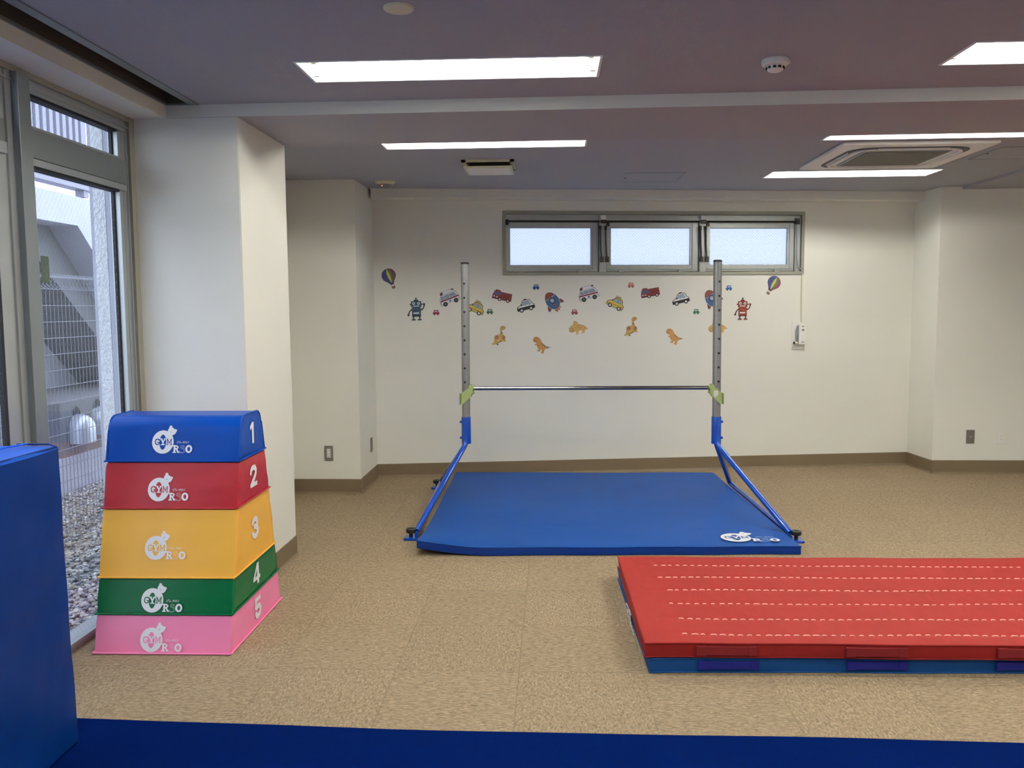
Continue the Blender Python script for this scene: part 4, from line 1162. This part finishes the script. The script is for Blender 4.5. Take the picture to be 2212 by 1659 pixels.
# small sedan shapes (taxi, police car), facing left
def sedan(top, low, outline, taxi):
    A = Art(U*.92)
    body = [(-108, -40), (-110, -8), (-92, 12), (-56, 20), (-28, 66), (-14, 74), (54, 74), (72, 62), (88, 14), (108, 4), (112, -36), (100, -42)]
    A.outl(body, low, wh, 9); A.outl(body, low, outline, 7)
    A.poly([(-108, -6), (-92, 12), (-56, 20), (-28, 66), (-14, 74), (54, 74), (72, 62), (88, 14), (108, 4), (110, -6)], top)
    A.outl([(-42, 20), (-20, 60), (12, 60), (12, 20)], sm('pane2', (152, 176, 206)), outline, 3.5); A.outl([(24, 20), (24, 60), (50, 60), (68, 20)], sm('pane2', (152, 176, 206)), outline, 3.5)
    for x in (-62, 64): A.circ(x, -42, 27, outline); A.circ(x, -42, 14, wh)
    if taxi:
        A.line([(-104, -16), (106, -16)], 12, sm('taxistripe', (196, 136, 50)), round_=False)
        A.outl([(-24, 80), (-24, 100), (36, 100), (36, 80)], sm('taxisign', (212, 200, 120)), outline, 4); A.line([(-12, 90), (26, 90)], 5, outline, round_=False)
        A.circ(-54, 32, 9, outline); A.circ(-96, 0, 7, wh)
        A.outl([(-118, -46), (-118, -26), (-100, -26), (-100, -46)], low, outline, 3); A.outl([(100, -50), (100, -30), (114, -30), (114, -50)], low, outline, 3)
    else:
        A.outl([(-8, 78), (-2, 90), (26, 90), (32, 78)], sm('siren', (110, 34, 30)), outline, 3)
        A.circ(-50, 26, 11, outline); A.circ(-92, -4, 10, sm('headlamp', (200, 196, 96)))
        A.rect(-4, 4, 14, 9, outline); A.rect(42, 4, 62, 9, outline)
        A.poly([(-112, -46), (-112, -22), (-88, -22), (-88, -46)], outline)
    return A
ty = sm('taxiyellow', (226, 204, 70))
t1 = sticker(sedan(ty, ty, dk, True), 'taxi_sticker', 'yellow taxi sticker partly hidden by the left post', 'taxi stickers', .872, 1.470, -22)
again(t1, 'yellow taxi sticker left of the second fire engine', 2.112, 1.502, -24)
p1 = sticker(sedan(wh, dk, dk, False), 'police_car_sticker', 'black and white patrol car sticker left of the blue rocket', 'police car stickers', 1.312, 1.486, 14)
again(p1, 'black and white patrol car sticker left of the right post', 2.700, 1.536, 13)

# fire engine facing left
A = Art(U)
fr_ = sm('fire', (132, 34, 34)); body = [(-112, -46), (-112, -6), (-98, 40), (-84, 52), (-30, 52), (-26, 42), (108, 42), (112, -40), (100, -46)]
A.outl(body, fr_, wh, 5); A.outl(body, fr_, sm('firedark', (70, 16, 20)), 3)
A.rect(-88, 52, -40, 62, fr_); A.poly([(-104, 2), (-92, 36), (-62, 36), (-62, 2)], sm('firepane', (56, 84, 140))); A.poly([(-54, 4), (-54, 32), (-14, 32), (-14, 4)], sm('firepane', (56, 84, 140)))
A.line([(20, 50), (104, 50)], 4, wh, round_=False)
for k in range(6): A.line([(26+k*15, 44), (26+k*15, 56)], 4, wh, round_=False)
A.rect(-112, -46, 108, -36, sm('firedark', (70, 16, 20))); A.rect(10, -20, 90, 24, sm('firemid', (112, 28, 30)))
for x in (-22, 76): A.circ(x, -44, 21, sm('firedark', (70, 16, 20))); A.circ(x, -44, 10, wh)
A.circ(-94, -20, 8, wh); A.circ(-62, -22, 9, sm('lampink', (220, 190, 180)))
f1 = sticker(A, 'fire_engine_sticker', 'dark red fire engine sticker below the left end of the high window', 'fire engine stickers', 1.108, 1.576, -13)
again(f1, 'dark red fire engine sticker right of the second taxi', 2.424, 1.600, 10)

# toy cars
def toy(c, cd, cl, label, s, z):
    A = Art(U*.9)
    A.outl([(-44, -14), (-44, 4), (-32, 10), (-28, 38), (28, 38), (32, 10), (44, 4), (44, -14)], c, wh, 4)
    A.rect(-28, 8, 28, 38, cd); A.rect(-19, 12, -2, 30, cl); A.rect(2, 12, 19, 30, cl)
    A.poly([(-44, -14), (-44, 4), (-32, 10), (32, 10), (44, 4), (44, -14)], c)
    for x in (-22, 22): A.circ(x, -18, 12, cd)
    sticker(A, 'toy_car_sticker', label, 'small toy car stickers', s, z)
cr, cd = sm('crimson', (170, 44, 70)), sm('wine', (110, 20, 44)); pk = sm('palepink', (230, 190, 200))
gr, gd, gp = sm('toygreen', (58, 120, 76)), sm('toygreendark', (34, 82, 52)), sm('palegreen', (190, 220, 196))
bu, bd, bp_ = sm('toyblue', (38, 92, 160)), sm('toybluedark', (18, 56, 116)), sm('paleblue', (180, 204, 232))
orr, od, opx = sm('toyorange', (196, 116, 72)), sm('toyorangedark', (160, 80, 44)), sm('paleorange', (236, 206, 184))
toy(cr, cd, pk, 'small crimson toy car sticker between the blue robot and the left post', .531, 1.433)
toy(gr, gd, gp, 'small green toy car sticker under the first fire engine', .998, 1.438)
toy(bu, bd, bp_, 'small blue toy car sticker above the first patrol car', 1.406, 1.649)
toy(cr, cd, pk, 'small crimson toy car sticker right of the complete rocket', 1.745, 1.428)
toy(orr, od, opx, 'small orange toy car sticker, the only orange one', 2.250, 1.661)
toy(gr, gd, gp, 'small green toy car sticker below the second patrol car', 2.844, 1.424)
toy(bu, bd, bp_, 'small blue toy car sticker right of the right post', 3.140, 1.632)

# rocket, nose up in the artwork (drawn 20.7x: scale down)
A = Art(U*5.53/20.7); rb = sm('rocketblue', (48, 92, 146)); rr_ = sm('rocketred', (140, 60, 46)); lp = sm('rim', (206, 170, 120))
A.outl([(-120, -300), (120, -300), (170, -470), (80, -440), (40, -540), (-20, -470), (-90, -560), (-150, -430)], sm('flame', (176, 98, 40)), wh, 16); A.poly([(-70, -300), (80, -300), (60, -420), (0, -400), (-60, -450)], sm('flameinner', (214, 160, 80)))
for sx in (-1, 1):
    fin = [(sx*230, -60), (sx*330, -120), (sx*400, -280), (sx*360, -330), (sx*200, -250)]
    A.outl(fin, rr_, wh, 26); A.outl(fin, rr_, dk, 12)
A.outl([(-150, -260), (150, -260), (140, -340), (-140, -340)], sm('nozzle', (90, 92, 84)), dk, 12)
hull = ell(0, 0, 282, 395, 0, 360, 40)[:-1]
hull = [(x*(1.0 if y < 0 else 1-.12*y/390), y) for x, y in hull]
A.outl(hull, rb, wh, 30); A.outl(hull, rb, dk, 14)
A.poly([p for p in hull if p[1] > 165], rr_); A.line([(-232, 168), (-120, 140), (0, 132), (120, 140), (232, 168)], 22, lp, round_=True)
A.circ(0, 10, 140, dk); A.circ(0, 10, 124, sm('portring', (34, 44, 90))); A.circ(0, 10, 88, sm('port', (160, 178, 198)))
A.outl(ell(0, -260, 40, 110, 0, 360, 16)[:-1], sm('finpink', (150, 90, 96)), dk, 10)
r1 = sticker(A, 'rocket_sticker', 'blue rocket sticker with red nose, the one fully in view', 'rocket stickers', 1.548, 1.532, 36)
again(r1, 'blue rocket sticker half hidden behind the right post', 2.985, 1.545, 36)

# dinosaurs (drawn from a 6.9x enlargement)
U7 = U*5.53/6.91
def ch(p):
    o = []
    for i in range(len(p)):
        a, b = p[i], p[(i+1) % len(p)]
        o += [(a[0]*.78+b[0]*.22, a[1]*.78+b[1]*.22), (a[0]*.22+b[0]*.78, a[1]*.22+b[1]*.78)]
    return o
db, dbk = sm('dinogold', (206, 164, 84)), sm('dinobrown', (176, 112, 62)); dgn = sm('dinogreen', (52, 74, 44))
A = Art(U7)
nk = [(-122, -120), (-70, -128), (-20, -108), (60, -70), (92, -88), (102, -66), (84, -48), (70, 10), (44, 60), (48, 88), (82, 100), (100, 118), (90, 142), (60, 154), (28, 146), (10, 120), (16, 60), (10, 22), (-30, 22), (-64, -10), (-76, -60), (-80, -92)]
nk = ch(nk); A.outl(nk, db, wh, 4); A.circ(-38, -18, 32, dbk); A.circ(66, -22, 26, dbk, ry=34); A.circ(-12, -60, 18, sm('dinolight', (222, 184, 110)))
A.poly([(18, 40), (36, 64), (58, 38), (44, 46), (40, 30), (30, 46)], dgn); A.poly([(-60, -120), (-24, -106), (60, -66), (20, -74), (-40, -108)], dgn); A.rect(-36, -132, -14, -112, dgn)
A.circ(48, 130, 5, dk); A.circ(68, 132, 5, dk); A.line([(36, 108), (56, 98), (78, 104)], 4, bo)
n1 = sticker(A, 'long_neck_dinosaur_sticker', 'yellow long necked dinosaur sticker nearer the left post', 'long necked dinosaur stickers', 1.078, 1.226, 0)
again(n1, 'yellow long necked dinosaur sticker below the orange toy car', 2.252, 1.295, 2)
A = Art(U7); og = sm('dinoorange', (212, 148, 76))
rx = [(-128, 90), (-116, 120), (-80, 134), (-40, 122), (-10, 84), (4, 44), (60, -6), (138, -30), (60, -52), (44, -56), (34, -104), (26, -126), (-22, -100), (-14, -92), (4, -92), (2, -60), (-14, -58), (-28, -96), (-76, -74), (-70, -66), (-44, -64), (-60, -30), (-74, 6), (-98, 2), (-106, 12), (-96, 22), (-76, 20), (-74, 40), (-110, 50), (-128, 68)]
rx = ch(rx); A.outl(rx, og, wh, 4); A.poly([(4, 44), (60, -6), (138, -30), (92, -40), (50, -20), (10, 22)], sm('dinotail', (190, 160, 120)))
for x, y in ((2, 30), (30, 8), (16, 20), (50, -14), (40, 0), (80, -26), (96, -30)): A.circ(x, y, 8, dgn, ry=6, rot=.6, n=10)
A.circ(-60, -6, 10, sm('dinospot', (150, 104, 50))); A.circ(-86, 108, 5, dk); A.circ(-68, 104, 5, dk); A.line([(-118, 80), (-100, 68), (-74, 72)], 5, bo)
x1 = sticker(A, 'standing_dinosaur_sticker', 'orange upright dinosaur sticker, the lowest sticker on the wall', 'upright dinosaur stickers', 1.452, 1.140, 0)
again(x1, 'orange upright dinosaur sticker left of the right post', 2.648, 1.203, 2)
A = Art(U7)
tr = [(-146, -46), (-150, -20), (-154, 10), (-136, 6), (-128, 16), (-142, 40), (-118, 26), (-110, 48), (-98, 30), (-84, 84), (-68, 104), (-40, 100), (-18, 74), (2, 58), (80, 44), (152, -18), (92, -22), (90, -70), (40, -76), (36, -68), (52, -60), (46, -34), (0, -34), (-4, -92), (-50, -92), (-46, -82), (-34, -76), (-44, -48), (-60, -50), (-84, -62), (-120, -66)]
tr = ch(tr); A.outl(tr, sm('dinoyellow', (216, 172, 88)), wh, 4)
A.line([(-84, 84), (-68, 104), (-40, 100), (-20, 72), (-8, 30), (-18, 0)], 5, sm('dinoline', (150, 100, 50))); A.line([(-136, -38), (-110, -52), (-84, -40), (-74, -22)], 5, bo)
for x, y in ((20, 46), (62, 36), (24, 4), (84, 10)): A.circ(x, y, 7, dbk, n=10)
A.circ(-96, -12, 6, dk); A.circ(-134, -2, 3, dk)
q1 = sticker(A, 'horned_dinosaur_sticker', 'yellow horned dinosaur sticker fully in view below the crimson toy car', 'horned dinosaur stickers', 1.784, 1.290, 0)
again(q1, 'yellow horned dinosaur sticker crossed by the right post', 3.046, 1.282, 0)

# ------------------------------------------------------------------ world and output look
w = bpy.data.worlds.new('overcast_sky'); scene.world = w; w.use_nodes = True
nt = w.node_tree; bg = nt.nodes['Background']; bg.inputs[0].default_value = (0.72, 0.80, 1.0, 1); bg.inputs[1].default_value = 1.7
scene.view_settings.view_transform = 'Standard'; scene.view_settings.look = 'None'
scene.view_settings.gamma = 1.0; scene.view_settings.use_curve_mapping = False
scene.view_settings.exposure = 1.35
scene.cycles.use_denoising = True
scene.cycles.max_bounces = 10; scene.cycles.diffuse_bounces = 6; scene.cycles.transparent_max_bounces = 16
scene.cycles.sample_clamp_indirect = 6.0
scene.cycles.caustics_reflective = False; scene.cycles.caustics_refractive = False
